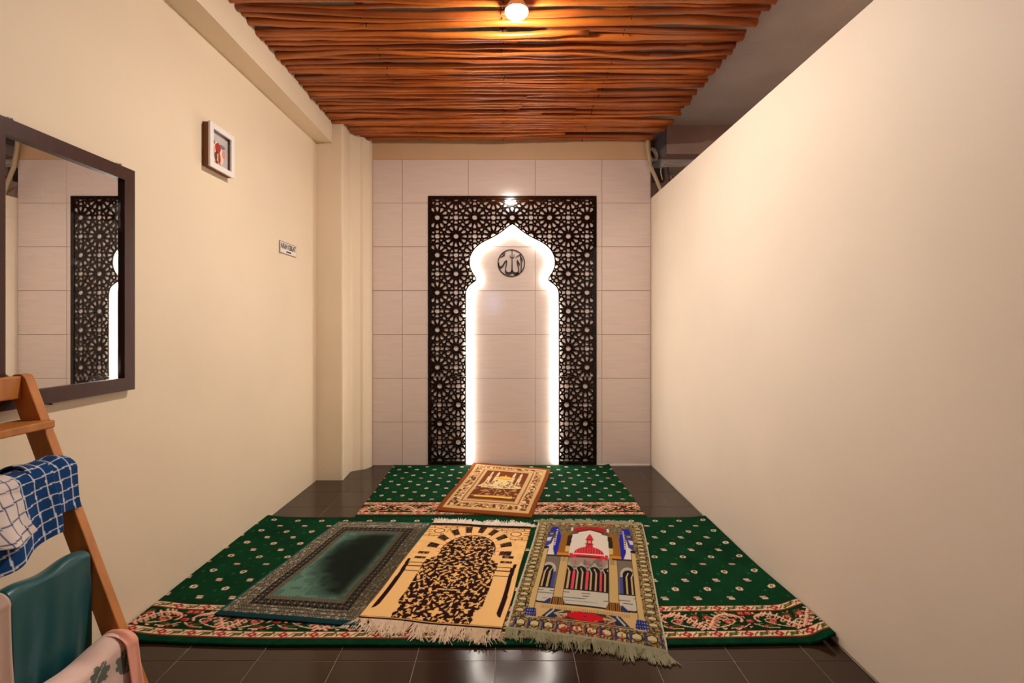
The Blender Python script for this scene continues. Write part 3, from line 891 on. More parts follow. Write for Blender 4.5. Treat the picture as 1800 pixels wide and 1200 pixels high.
def carpet_paint(x, y, k=1.0):
    p = Paint(x, y, GREEN)
    nz = vnoise(p.X, p.Y, 9, 5); n2 = vnoise(p.X, p.Y, 60, 8)
    p.C *= (0.84 + 0.22 * nz + 0.14 * n2)[..., None]
    e0, e1, e2, e3 = 0.034, 0.078, 0.208, 0.252
    # field dots on a staggered grid
    FY = p.Y - e3 - 0.055
    dx, dy = 0.153, 0.078
    row = np.round(FY / dy)
    offx = np.where(np.mod(row, 2) == 0, 0.0, dx / 2)
    cxn = np.round((p.X - offx) / dx)
    lx, ly = p.X - offx - cxn * dx, FY - row * dy
    inf = p.Y > e3 + 0.02
    odd = np.mod(row, 2) == 1
    d1 = np.hypot(lx / 0.0155, ly / 0.0150)
    p.put(inf & odd & (d1 < 1), (216, 190, 160)); p.put(inf & odd & (np.hypot(lx / .0065, ly / .0065) < 1), (70, 20, 18))
    p.put(inf & odd & (np.abs(lx) < 0.003) & (np.abs(ly) < 0.016), (150, 110, 90), 0.5)
    sx_ = (lx + ly * 0.35)
    p.put(inf & ~odd & (np.abs(sx_) < 0.0140) & (np.abs(ly) < 0.0115), (206, 180, 156))
    p.put(inf & ~odd & (np.abs(sx_) < 0.0155) & (np.abs(np.abs(ly) - 0.0045) < 0.002), (156, 104, 84))
    # faint greenish star marks between
    fx_, fy_ = np.mod(p.X + 0.04, dx) - dx / 2, np.mod(FY + 0.02, dy * 2) - dy
    p.put(inf & (np.hypot(fx_, fy_) < 0.008), (50, 104, 62), 0.6)
    fx_, fy_ = np.mod(p.X - 0.02, dx) - dx / 2, np.mod(FY - 0.055, dy * 2) - dy
    p.put(inf & (np.hypot(fx_, fy_) < 0.006), (78, 96, 52), 0.5)
    # border
    m = (p.Y >= e0) & (p.Y < e1); p.C[m] = sample(BND, p.X[m], p.Y[m] - e0, 0.002, 0.126)
    m = (p.Y >= e1) & (p.Y < e2); p.C[m] = sample(SCR, p.X[m], p.Y[m] - e1, 0.002, SP)
    m = (p.Y >= e2) & (p.Y < e3); p.C[m] = sample(BND, p.X[m] + 0.05, p.Y[m] - e2, 0.002, 0.126)
    m = p.Y < e0; p.C[m] = np.array((8, 50, 30)) * (0.85 + 0.3 * n2[m])[..., None]
    return p
def rows(h, fine, rf, rc):
    return np.concatenate([np.arange(0, fine, rf), np.linspace(fine, h, int((h - fine) / rc) + 2)])
# front carpet, wall to wall
YF0, YF1 = 1.832, 3.055
WX0, WX1 = -1.568, 1.306
x = np.arange(0, WX1 - WX0 + 1e-6, 0.0045); y = rows(YF1 - YF0, 0.262, 0.0036, 0.0062)
p = carpet_paint(x, y)
VX, VY = WX0 + p.X, YF0 + p.Y
r_ = VX - WX0
near = 1 - sst(0.0, 0.7, p.Y)
VZ = 0.011 + 0.0012 * vnoise(p.X, p.Y, 5, 2)
VZ = VZ + (0.010 + 0.026 * near) * sst(1.16, 1.31, VX) ** 2 + 0.014 * (1 - sst(0.0, 0.22, r_)) ** 2
VY = VY + 0.012 * sst(0.6, 1.31, VX) * near + 0.025 * (1 - sst(0.0, 0.8, r_)) ** 2 * near
VX = np.clip(VX, xl(1.9) + 0.006, 1.306)
o = sheet('mosque_carpet', VX, VY, VZ, p.C, M_woven, thick=0.0105, org=(0, YF0, 0))
tag(o, 'wall-to-wall green dotted carpet with floral border, nearer the viewer', 'carpet')
# back carpet
YK0, YK1 = 3.062, 4.205
x = np.arange(0, 1.925, 0.0055); y = rows(YK1 - YK0, 0.262, 0.005, 0.008)
p = carpet_paint(x, y)
VX = -0.995 + p.X - 0.02 * (p.Y / (YK1 - YK0)) * (1 - p.X / 1.92)
VY = YK0 + p.Y
VX = VX + 0.006 * vnoise(p.Y * 3, p.Y * 0 + 1, 2, 4) - 0.003
VZ = 0.011 + 0.0012 * vnoise(p.X, p.Y, 5, 12) + 0.012 * sst(0.86, 0.94, VX) * sst(3.9, 4.2, VY)
o = sheet('mosque_carpet', VX, VY, VZ, p.C, M_woven, thick=0.0105, org=(0, YK0, 0))
tag(o, 'narrower green dotted carpet with floral border at the foot of the lattice screen', 'carpet')

# ---- prayer rugs: design in its own plane, laid by four floor corners
def rug(name, label, p, corners, W, H, zfun, thick=0.005, wob=0.004, seed=1):
    BL, BR, TR, TL = [np.array(c) for c in corners]
    u, v_ = p.X / W, p.Y / H
    XY = (BL * ((1 - u) * (1 - v_))[..., None] + BR * (u * (1 - v_))[..., None] + TR * (u * v_)[..., None] + TL * ((1 - u) * v_)[..., None])
    wx = (vnoise(v_ * 4, v_ * 0 + seed, 1, seed) - 0.5) * 2 * wob
    wy = (vnoise(u * 4, u * 0 + seed + 3, 1, seed + 9) - 0.5) * 2 * wob
    VX, VY = XY[..., 0] + wx, XY[..., 1] + wy
    VZ = zfun(VX, VY, u, v_)
    org = (float(VX.mean()), float(VY.mean()), 0.0)
    root = thing(name, label, 'prayer rug', org)
    pile = sheet('pile', VX, VY, VZ, p.C, M_velvet, root, thick=thick, org=org)
    return root, org, (VX, VY, VZ)
def fringe(root, org, E, dirv, n_, length, col, seed, spread=0.35, zdrop=True, rad=0.0014, floor_z=0.012):
    """loose threads hanging from an edge polyline E (N,3), heading dirv on the floor"""
    rr = random.Random(seed)
    L = len(E); v_, f_ = [], []
    d0 = np.array(dirv) / np.linalg.norm(dirv)
    side = np.array([-d0[1], d0[0]])
    for i in range(n_):
        t = (i + rr.random()) / n_ * (L - 1)
        k = int(t); fr = t - k
        a = E[k] * (1 - fr) + E[min(k + 1, L - 1)] * fr
        ci_ = int(i / 7.0 + 0.6 * math.sin(i * 0.21))
        cr = random.Random(ci_ * 31 + seed)
        clump = cr.gauss(0, 0.42); tcl = (ci_ + 0.5) * 7.0 / n_ * (L - 1)
        an = clump + rr.gauss(0, spread * 0.22)
        cl_len = cr.uniform(0.55, 1.15)
        cent = E[int(min(max(tcl, 0), L - 1))]
        d = d0 * math.cos(an) + side * math.sin(an)
        ln = length * cl_len * (0.8 + 0.25 * math.sin(i * 0.03 + seed) ** 2 + rr.uniform(-0.12, 0.12))
        bend = rr.gauss(0, 0.35)
        pts = []
        for s_ in (0, 0.33, 0.66, 1.0):
            q = a[:2] + (cent[:2] - a[:2]) * 0.75 * s_ * (2 - s_) * 0.8 + d * ln * s_ + side * bend * ln * s_ * s_ * 0.4
            fz = floor_z(q[1]) if callable(floor_z) else floor_z
            z = max(fz + 0.003 + rr.random() * 0.006 * (1 - s_ * 0.4), a[2] * (1 - s_) + (fz + 0.003) * s_ - 0.001)
            pts.append((q[0], q[1], z))
        b0 = len(v_)
        for j, q in enumerate(pts):
            w_ = rad * (1.5 - 0.6 * j / 3)
            v_ += [(q[0] - side[0] * w_ - org[0], q[1] - side[1] * w_ - org[1], q[2] - w_), (q[0] + side[0] * w_ - org[0], q[1] + side[1] * w_ - org[1], q[2] - w_),
                   (q[0] - org[0], q[1] - org[1], q[2] + w_)]
        for j in range(3):
            c = b0 + j * 3
            for m_ in range(3):
                m2 = (m_ + 1) % 3
                f_.append((c + m_, c + m2, c + 3 + m2, c + 3 + m_))
    o_ = mesh_obj('fringe', v_, f_, col, root)
    o_['kind'] = 'stuff'
    return o_
def dims(c):
    c = [np.array(q) for q in c]
    return (np.linalg.norm(c[1] - c[0]) + np.linalg.norm(c[2] - c[3])) / 2, (np.linalg.norm(c[3] - c[0]) + np.linalg.norm(c[2] - c[1])) / 2
ZC = 0.0135   # lying on the carpet
def flat(z=0.019, a=0.003, s=3):
    return lambda X, Y, u, v_: z + a * (vnoise(u * 3, v_ * 4, 1.0, s))

# -- rug 1: dark teal velvet with patterned frame
c = [floor_pt(376, 1079), floor_pt(628, 1102), floor_pt(760, 920), floor_pt(592, 917)]
c = [floor_pt(a, b, 0.018) for a, b in ((376, 1079), (628, 1100), (758, 918), (594, 915))]
W, H = dims(c)
x, y = np.arange(0, W, 0.0031), np.arange(0, H, 0.0035)
p = Paint(x, y, (22, 60, 52))
u, v = p.X / W, p.Y / H
n1, n2 = vnoise(p.X, p.Y, 130, 3), vnoise(p.X, p.Y, 30, 4)
e = np.minimum.reduce([p.X, W - p.X, p.Y * 0.9, (H - p.Y) * 0.9])
wv_ = (np.sin(p.X * 520) * np.sin(p.Y * 420) > 0.05)
frame = (e > 0.012)
p.put(frame, (118, 110, 92)); p.put(frame & wv_, (58, 52, 40)); p.put(frame & (n1 > 0.72), (164, 152, 128))
ln = frame & (np.mod(e, 0.022) < 0.004); p.put(ln, (50, 44, 34), 0.7)
b1 = (e > 0.085) & (e < 0.125)
p.put(b1, (24, 20, 20))
tpos = np.where(np.minimum(p.X, W - p.X) < np.minimum(p.Y, H - p.Y) * 0.9, p.Y, p.X)
dd = np.abs(np.mod(tpos, 0.030) - 0.015) + np.abs(e - 0.105) * 0.9
p.put(b1 & (dd < 0.006), (132, 120, 104)); p.put(b1 & (np.abs(dd - 0.0155) < 0.0016), (84, 76, 64))
p.put((e > 0.125) & (e < 0.150), (104, 98, 78)); p.put((e > 0.125) & (e < 0.150) & wv_, (66, 60, 44))
inn = e > 0.150
p.put(inn, (88, 124, 108))
zig = np.sin((p.Y + 0.012 * np.abs(np.mod(p.X, 0.06) / 0.03 - 1)) * 300)
p.put(inn & (zig > 0.25), (46, 84, 74)); p.put(inn & (zig > 0.85), (120, 146, 128)); p.put(inn & (n2 > 0.62), (56, 84, 70), 0.5)
# soft-edged dark patch over the right of the field, browner towards the right edge
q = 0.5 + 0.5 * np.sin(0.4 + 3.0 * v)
dark_patch = sst(-0.18, 0.16, (u - (0.53 - 0.20 * sst(0.0, 0.75, v) + 0.09 * np.sin(9 * v) + 0.10 * (n2 - 0.5)))) * sst(0.10, 0.24, v) * (1 - sst(0.80, 0.93, v))
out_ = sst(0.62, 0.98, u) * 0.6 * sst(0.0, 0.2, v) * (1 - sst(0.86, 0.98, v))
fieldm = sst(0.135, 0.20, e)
p.put(np.clip(dark_patch * 0.93 * (0.12 + 0.88 * fieldm), 0, 1), (14, 19, 12)); p.put(np.clip(out_ * (1 - 0.6 * fieldm), 0, 1), (44, 34, 18), 0.65)
p.put(e < 0.012, (18, 76, 72)); p.put(v < 0.03, (12, 50, 54))
root, org, E = rug('prayer_rug', 'dark teal velvet prayer rug with soft-edged dark patch, leftmost on the front carpet', p, c, W, H, flat(0.0185, 0.003, 5), wob=0.006, seed=2)

# -- rug 2: cream rug with black flowers under an arch
c = [floor_pt(a, b, 0.022) for a, b in ((629, 1085), (884, 1108), (935, 926), (760, 918))]
W, H = dims(c)
x, y = np.arange(0, W, 0.0029), np.arange(0, H, 0.0033)
DK = (34, 14, 16); CB = (224, 178, 114)
p = Paint(x / W, y / H, CB)
asp = H / W
p.C *= (0.95 + 0.08 * vnoise(p.X, p.Y, 30, 3))[..., None]
U, V = p.X, p.Y
def arch_mask(hw, spring, rise, bot, cx=0.5):
    inside = (np.abs(U - cx) < hw) & (V >= bot) & (V <= spring)
    return inside | ((((U - cx) / hw) ** 2 + ((V - spring) / rise) ** 2 < 1) & (V > spring))
# bricks at the top
brick = (V > 0.80)
rw = np.floor(V / 0.028)
p.put(brick & (np.mod(V, 0.028) < 0.006), (90, 44, 26)); p.put(brick & (np.mod(U + np.where(np.mod(rw, 2) == 0, 0, 0.055), 0.11) < 0.008), (90, 44, 26))
for cx in (0.13, 0.87):
    p.put(p.ell(cx, 0.885, 0.075, 0.044), CB); p.put(p.ell(cx, 0.885, 0.055, 0.032), DK); p.put(p.ell(cx, 0.885, 0.045, 0.025), (232, 176, 124))
# voussoirs
spring, hw, rise = 0.64, 0.235, 0.20
rr = np.hypot((U - 0.5) / hw, (V - spring) / rise)
ang = np.arctan2((V - spring) / rise, (U - 0.5) / hw)
vs = (rr > 1.0) & (rr < 1.72) & (V > spring - 0.06)
p.put(vs & (rr < 1.66), CB)
k = np.mod((ang + 0.09) / (math.pi / 17), 2)
seg = vs & (k < 0.95) & (rr < 1.62)
p.put(seg & (rr > 1.22), (84, 50, 30)); p.put(seg & (rr > 1.22) & (vnoise(U, V, 120, 6) > 0.52), (34, 16, 14)); p.put(seg & (rr <= 1.22) & (rr > 1.06), (238, 176, 130))
p.put(vs & ((np.mod(k, 1) < 0.05)) & (rr < 1.64), DK); p.put(vs & (rr > 1.60) & (rr < 1.645) & (k < 0.95), DK)
for vv in (0.60, 0.545):
    for a, b in ((0.06, 0.24), (0.76, 0.94)):
        p.put(p.rect(a, b, vv - 0.018, vv + 0.018), CB)
        m0, m1 = (a + 0.02, b - 0.06) if a < 0.5 else (a + 0.06, b - 0.02)
        p.put(p.rect(m0, m1, vv - 0.013, vv + 0.013), DK); p.put(p.rect(m0 + .012, m1 - .012, vv - 0.008, vv + 0.008) & (vnoise(U, V, 110, 2) > 0.5), (150, 104, 60))
# pillars
for s_ in (0, 1):
    fx = (lambda a: a) if s_ == 0 else (lambda a: 1 - a)
    p.put(p.poly([(fx(0.02), 0.03), (fx(0.24), 0.03), (fx(0.24), 0.52), (fx(0.02), 0.52)]), CB)
    p.put(p.poly([(fx(0.040), 0.075), (fx(0.062), 0.085), (fx(0.078), 0.11), (fx(0.078), 0.40), (fx(0.058), 0.53), (fx(0.034), 0.53), (fx(0.042), 0.40)]), DK)
    p.put(p.line([(fx(0.07), 0.49), (fx(0.19), 0.49), (fx(0.19), 0.455), (fx(0.07), 0.455), (fx(0.07), 0.49)], 0.007), DK)
    p.put(p.line([(fx(0.06), 0.405), (fx(0.19), 0.405)], 0.007), DK); p.put(p.line([(fx(0.065), 0.43), (fx(0.05), 0.405)], 0.007), DK)
# flower field
field = arch_mask(hw, spring, rise, 0.5) | (p.rect(0.19, 0.81, 0.02, 0.53)) | p.rect(0.225, 0.775, 0.5, 0.56)
base_l = p.poly([(0.10, 0.0), (0.235, 0.0), (0.215, 0.05), (0.235, 0.10), (0.19, 0.13), (0.10, 0.13)]); base_r = p.poly([(0.90, 0.0), (0.765, 0.0), (0.785, 0.05), (0.765, 0.10), (0.81, 0.13), (0.90, 0.13)])
field &= ~(base_l | base_r)
p.put(field, DK)
fl_ = np.zeros(U.shape, bool)
rr_ = random.Random(21)
sp = []
for _ in range(5200):
    a, b = 0.17 + rr_.random() * 0.33, 0.02 + rr_.random() * 0.84
    r0 = rr_.choice((0.014, 0.017, 0.021, 0.028)) 
    if all((a - q[0]) ** 2 + ((b - q[1]) * asp) ** 2 > ((r0 + q[2]) * 1.10) ** 2 for q in sp): sp.append((a, b, r0))
for a, b, r0 in sp:
    an0 = rr_.random() * 6
    kind = rr_.random()
    for cx in (a, 1 - a):
        th_ = np.arctan2((V - b) * asp, (U - cx) * (1 if cx == a else -1)); rd = np.hypot(U - cx, (V - b) * asp)
        if kind < 0.55: m = rd < r0 * (0.70 + 0.36 * np.cos(5 * th_ + an0))
        elif kind < 0.8: m = (rd < r0 * 0.95) & (np.abs(np.sin(th_ - an0)) * rd < r0 * 0.42)
        else: m = (rd < r0) & (rd > r0 * 0.45) & (np.cos(th_ - an0) > -0.4)
        fl_ |= m
    for dx_ in range(1):
        a2, b2 = a + math.cos(an0) * r0 * 1.8, b + math.sin(an0) * r0 * 1.8 / asp
        for cx, c2 in ((a, a2), (1 - a, 1 - a2)):
            fl_ |= p.line([(cx, b), (c2, b2)], 0.006)
for (a, b, r0) in ((0.5, 0.085, 0.05), (0.5, 0.48, 0.045), (0.5, 0.40, 0.035), (0.5, 0.70, 0.03)):
    th_ = np.arctan2((V - b) * asp, U - a); rd = np.hypot(U - a, (V - b) * asp)
    fl_ = (fl_ & (rd > r0 * 1.2)) | (rd < r0 * (0.75 + 0.3 * np.cos(4 * th_)))
p.put(field & fl_, (226, 172, 104))
edge = arch_mask(hw + 0.008, spring, rise + 0.008, 0.5) & ~arch_mask(hw, spring, rise, 0.45) & (V > spring); p.put(edge, DK)
p.put(V < 0.012, DK); p.put((V < 0.020) & (V > 0.014), (120, 84, 50)); p.put(V > 0.965, (40, 16, 16)); p.put((U < 0.008) | (U > 0.992), (120, 74, 40))
p.X, p.Y = p.X * W, p.Y * H
root, org, E = rug('prayer_rug', 'cream prayer rug with black flowers under an arch, middle of the front carpet', p, c, W, H, flat(0.0215, 0.003, 8), wob=0.004, seed=5)
M_fr1 = mat('ivory_fringe_yarn', (226, 204, 178), 0.9); M_fr2 = mat('sage_fringe_yarn', (166, 160, 128), 0.9); M_frw = mat('white_fringe_yarn', (235, 226, 212), 0.9)
E3 = np.stack(E, -1)
fringe(root, org, E3[0], (-0.10, -1), 520, 0.085, M_fr1, 4, spread=0.8)
fringe(root, org, E3[-1], (0.06, 1), 640, 0.085, M_frw, 9, spread=0.8, rad=0.0022)

# -- rug 3: picture rug with red dome and blue towers, running off the carpet edge
c = [floor_pt(a, b, 0.02) for a, b in ((887, 1103), (1174, 1143), (1130, 921), (946, 916))]
W, H = dims(c)
x, y = np.arange(0, W, 0.0027), np.arange(0, H, 0.0031)
p = Paint(x / W, y / H, (178, 146, 92))
U, V = p.X, p.Y
GRY = (196, 186, 160); DK2 = (30, 22, 20); TAN = (206, 170, 112); BLU = (34, 40, 158); RD = (196, 36, 50); PK = (222, 70, 92); WHT = (222, 212, 196); STN = (118, 106, 92); GLD = (150, 98, 28)
# border
bd = (U < 0.115) | (U > 0.885) | (V < 0.085) | (V > 0.945)
p.put(bd, (140, 116, 66)); p.put(bd & (vnoise(U, V, 110, 1) > 0.55), (70, 56, 40)); p.put(bd & (vnoise(U, V, 140, 7) > 0.72), (190, 164, 100))
def hexrow(cx, cy, rx, ry, tint=(206, 186, 140)):
    d_ = np.maximum(np.abs(U - cx) / rx, (np.abs(U - cx) / rx * 0.5 + np.abs(V - cy) / ry))
    p.put(d_ < 1.0, DK2); p.put((d_ < 0.78), tint); p.put((d_ < 0.78) & (V < cy - ry * 0.25), (150, 128, 84))
for k in range(22):
    for cx in (0.062, 0.938): hexrow(cx, 0.125 + k * 0.0385, 0.032, 0.017)
for k in range(10): hexrow(0.085 + k * 0.0922, 0.047, 0.034, 0.026)
for k in range(11): hexrow(0.075 + k * 0.085, 0.967, 0.028, 0.014)
p.put((np.abs(V - 0.047) < 0.036) & (np.abs(np.mod(U - 0.04, 0.0922) - 0.0) < 0.012), (44, 50, 120), 0.8)
p.put((np.abs(U - 0.5) < 0.24) & (V < 0.075) & (vnoise(U, V, 90, 4) > 0.70), (170, 36, 40), 0.8)
p.put(p.rect(0.25, 0.75, 0.955, 0.985) & (vnoise(U, V, 60, 9) > 0.62), (186, 50, 50), 0.8)
inn = (U > 0.115) & (U < 0.885) & (V > 0.085) & (V < 0.945)
p.put(inn, TAN)
p.put(inn & (V > 0.62), (134, 116, 84)); p.put(inn & (V > 0.62) & (vnoise(U, V, 120, 2) > 0.5), (96, 82, 66))
# red arch and sky
p.put(p.poly([(0.33, 0.60), (0.67, 0.60), (0.655, 0.845), (0.60, 0.875), (0.5, 0.905), (0.40, 0.875), (0.345, 0.845)]), WHT)
p.put(p.poly([(0.37, 0.87), (0.5, 0.905), (0.63, 0.87), (0.66, 0.885), (0.66, 0.905), (0.60, 0.93), (0.5, 0.942), (0.40, 0.93), (0.34, 0.905), (0.34, 0.885)]), (176, 34, 36))
p.put(p.line([(0.37, 0.865), (0.5, 0.902), (0.63, 0.865)], 0.016), (84, 22, 22))
for s_ in (0, 1):
    fx = (lambda a: a) if s_ == 0 else (lambda a: 1 - a)
    PL = lambda pts, col: p.put(p.poly([(fx(a), b) for a, b in pts]), col)
    PL([(0.235, 0.60), (0.325, 0.60), (0.325, 0.78), (0.345, 0.86), (0.335, 0.89), (0.28, 0.86), (0.245, 0.80)], GLD)
    PL([(0.300, 0.70), (0.335, 0.70), (0.345, 0.83), (0.305, 0.82)], (44, 32, 26)); PL([(0.300, 0.64), (0.335, 0.64), (0.335, 0.70), (0.300, 0.70)], (220, 176, 110))
    PL([(0.31, 0.83), (0.39, 0.845), (0.40, 0.86), (0.36, 0.88), (0.335, 0.875), (0.34, 0.86)], (82, 84, 76)); PL([(0.325, 0.88), (0.345, 0.88), (0.345, 0.925), (0.330, 0.925)], WHT)
    PL([(0.225, 0.585), (0.335, 0.585), (0.335, 0.625), (0.225, 0.625)], (206, 130, 44))
    PL([(0.175, 0.58), (0.235, 0.58), (0.245, 0.80), (0.225, 0.87), (0.20, 0.86), (0.20, 0.72)], BLU)
    PL([(0.125, 0.60), (0.215, 0.60), (0.195, 0.66), (0.182, 0.80), (0.15, 0.72), (0.125, 0.66)], WHT)
    PL([(0.125, 0.68), (0.17, 0.72), (0.185, 0.82), (0.125, 0.82)], (66, 60, 140)); PL([(0.125, 0.75), (0.15, 0.75), (0.165, 0.80), (0.125, 0.79)], (210, 204, 210)); PL([(0.115, 0.66), (0.155, 0.665), (0.155, 0.69), (0.115, 0.69)], (30, 26, 50))
    PL([(0.125, 0.82), (0.19, 0.82), (0.19, 0.855), (0.125, 0.855)], (70, 62, 56)); PL([(0.138, 0.828), (0.17, 0.828), (0.17, 0.848), (0.138, 0.848)], (150, 146, 140))
    PL([(0.135, 0.858), (0.205, 0.858), (0.212, 0.90), (0.20, 0.93), (0.15, 0.93), (0.135, 0.90)], BLU)
    p.put((np.abs(U - fx(0.20)) < 0.006) & (V > 0.70) & (V < 0.90) & (np.mod(V, 0.024) < 0.012), (232, 224, 210))
# building band
p.put(p.rect(0.115, 0.885, 0.30, 0.60), STN)
p.put(p.rect(0.115, 0.885, 0.585, 0.60), (60, 52, 46)); p.put(p.rect(0.30, 0.70, 0.30, 0.60) & (V > 0.50) & (vnoise(U, V, 40, 2) > 0.5), (150, 138, 120))
for k, cx in enumerate((0.345, 0.448, 0.552, 0.655)):
    p.put(p.poly([(cx - 0.055, 0.47), (cx, 0.545), (cx + 0.055, 0.47)]), (176, 164, 146))
    p.put(p.rect(cx - 0.045, cx + 0.045, 0.30, 0.46) | p.ell(cx, 0.46, 0.045, 0.045), DK2)
    for dx in (-0.022, 0.016):
        p.put(p.rect(cx + dx - 0.007, cx + dx + 0.007, 0.30, 0.45), (196, 166, 116)); p.put(p.line([(cx + dx, 0.45), (cx + dx - 0.018, 0.485)], 0.008), (206, 190, 160))
for cx in (0.397, 0.50, 0.603): p.put(p.rect(cx - 0.010, cx + 0.010, 0.29, 0.46), PK); 
for cx in (0.397, 0.50, 0.603): p.put(p.ell(cx, 0.545, 0.016, 0.009), PK)
for cx in (0.19, 0.81):
    p.put(p.ell(cx, 0.46, 0.062, 0.065), (186, 176, 156)); p.put(p.rect(cx - 0.046, cx + 0.046, 0.30, 0.45) | p.ell(cx, 0.45, 0.046, 0.05), DK2)
    for dx in (-0.018, 0.020):
        p.put(p.rect(cx + dx - 0.007, cx + dx + 0.007, 0.30, 0.44), (196, 166, 116)); p.put(p.line([(cx + dx, 0.44), (cx + dx + 0.016, 0.475)], 0.008), (206, 190, 160))
    sgn = 1 if cx < 0.5 else -1
    p.put(p.rect(cx + sgn * 0.058 - 0.012, cx + sgn * 0.058 + 0.012, 0.30, 0.44), (70, 76, 140))
# dome
dm = (((U - 0.5) / 0.125) ** 2 + ((V - 0.625) / 0.075) ** 2 < 1) & (V > 0.625); p.put(dm, RD); p.put(dm & (np.mod(U, 0.022) < 0.005), (228, 90, 96))
p.put(p.rect(0.375, 0.625, 0.617, 0.627), (236, 200, 180)); p.put(p.poly([(0.36, 0.585), (0.64, 0.585), (0.625, 0.617), (0.375, 0.617)]), (206, 50, 60)); p.put(p.rect(0.40, 0.60, 0.588, 0.602), (120, 26, 30))
for cx in (0.355, 0.645): p.put(p.rect(cx - 0.013, cx + 0.013, 0.575, 0.625), (206, 44, 56))
p.put(p.poly([(0.465, 0.695), (0.535, 0.695), (0.525, 0.73), (0.525, 0.775), (0.475, 0.775), (0.475, 0.73)]), RD); p.put(p.rect(0.462, 0.538, 0.725, 0.735), (120, 24, 30)); p.put(p.rect(0.488, 0.512, 0.74, 0.77), (240, 130, 120))
p.put(p.poly([(0.46, 0.775), (0.54, 0.775), (0.53, 0.79), (0.52, 0.82), (0.5, 0.85), (0.48, 0.82), (0.47, 0.79)]), (206, 48, 56)); p.put(p.rect(0.462, 0.538, 0.775, 0.783), (130, 30, 34))
# terrace, ground
p.put(p.poly([(0.125, 0.225), (0.165, 0.195), (0.835, 0.195), (0.875, 0.225), (0.875, 0.305), (0.125, 0.305)]), (196, 188, 170)); p.put(p.rect(0.115, 0.885, 0.302, 0.309), (40, 34, 30))
p.put(p.rect(0.13, 0.87, 0.205, 0.298) & (np.mod(V, 0.02) < 0.004) & (vnoise(U * 1.0, V * 3, 14, 3) > 0.52), (90, 84, 76)); p.put(p.line([(0.125, 0.222), (0.165, 0.192), (0.835, 0.192), (0.875, 0.222)], 0.011), (40, 34, 30))
p.put(p.rect(0.20, 0.80, 0.150, 0.172) & (np.mod(U, 0.012) < 0.004), (120, 92, 60), 0.7)
for cx in (0.305, 0.695):
    p.put(p.rect(cx - 0.033, cx + 0.033, 0.24, 0.585), (200, 166, 106)); p.put(p.rect(cx - 0.036, cx - 0.031, 0.24, 0.585) | p.rect(cx + 0.031, cx + 0.036, 0.24, 0.585), (70, 54, 36)); p.put(p.rect(cx - 0.03, cx + 0.03, 0.54, 0.585) & (np.mod(U, 0.012) < 0.005), (120, 100, 76), 0.7)
    p.put(p.poly([(cx - 0.035, 0.24), (cx + 0.035, 0.24), (cx + 0.062, 0.185), (cx - 0.062, 0.185)]), (150, 100, 50)); p.put(p.poly([(cx - 0.035, 0.24), (cx + 0.035, 0.24), (cx + 0.062, 0.185), (cx - 0.062, 0.185)]) & (np.mod(U, 0.014) < 0.006), (40, 30, 26))
    s_ = -1 if cx < 0.5 else 1
    p.put(p.poly([(cx + s_ * 0.045, 0.225), (cx + s_ * 0.06, 0.225), (cx + s_ * 0.105, 0.185), (cx + s_ * 0.06, 0.185)]), (40, 52, 110))
for a, b in ((0.118, 0.155), (0.845, 0.882)):
    p.put(p.rect(a, b, 0.14, 0.66), (204, 172, 112)); p.put(p.rect(a + (0.034 if a < 0.5 else -0.001), a + (0.038 if a < 0.5 else 0.003), 0.14, 0.66), (46, 36, 28))
    cx = (a + b) / 2; tr = p.poly([(cx - 0.03, 0.148), (cx + 0.03, 0.148), (cx + 0.045, 0.09), (cx - 0.045, 0.09)]); p.put(tr, (36, 44, 110)); p.put(tr & (np.mod(U, 0.016) < 0.006) & (np.mod(V, 0.018) < 0.008), (150, 150, 180))
# medallion carpet at the foot
md = p.poly([(0.21, 0.095), (0.79, 0.095), (0.73, 0.155), (0.27, 0.155)]); p.put(md, (66, 56, 40)); p.put(md & (vnoise(U, V, 90, 3) > 0.6), (150, 130, 80))
p.put(p.poly([(0.21, 0.095), (0.30, 0.095), (0.34, 0.155), (0.27, 0.155)]), (40, 44, 70)); p.put(p.poly([(0.79, 0.095), (0.70, 0.095), (0.66, 0.155), (0.73, 0.155)]), (40, 44, 70))
for s_ in (0, 1):
    fx = (lambda a: a) if s_ == 0 else (lambda a: 1 - a)
    p.put(p.line([(fx(0.245), 0.105), (fx(0.29), 0.148)], 0.012), (180, 176, 166)); p.put(p.line([(fx(0.35), 0.148), (fx(0.30), 0.128), (fx(0.35), 0.105)], 0.010), (170, 160, 130))
p.put((np.abs(U - 0.5) / 0.16 + np.abs(V - 0.126) / 0.034 < 1) & (np.abs(V - 0.126) < 0.024), (206, 20, 34)); p.put((np.abs(U - 0.5) / 0.22 + np.abs(V - 0.126) / 0.018 < 1) & (np.abs(U - 0.5) > 0.12), (214, 150, 110))
p.put(p.ell(0.5, 0.126, 0.012, 0.006), (60, 60, 70)); p.put(p.rect(0.19, 0.81, 0.086, 0.094), (30, 20, 20)); p.put(p.rect(0.22, 0.78, 0.0965, 0.100) & (np.abs(U - 0.5) < 0.2), (150, 30, 36))
p.C *= 0.88
p.put((U < 0.014) | (U > 0.986), (170, 166, 146)); p.put(V > 0.988, (150, 146, 118)); p.put(V < 0.012, (134, 128, 102))
p.X, p.Y = p.X * W, p.Y * H
def zf3(X, Y, u, v_):
    on = 0.0195 + 0.003 * vnoise(u * 3, v_ * 4, 1.0, 17)
    off = 0.007 + 0.004 * vnoise(u * 9, v_ * 3, 1.0, 3)
    k_ = sst(YF0 - 0.07, YF0 + 0.005, Y)
    return off * (1 - k_) + on * k_
root, org, E = rug('prayer_rug', 'colourful prayer rug picturing a red dome and blue towers, rightmost on the front carpet', p, c, W, H, zf3, wob=0.005, seed=11)
E3 = np.stack(E, -1)
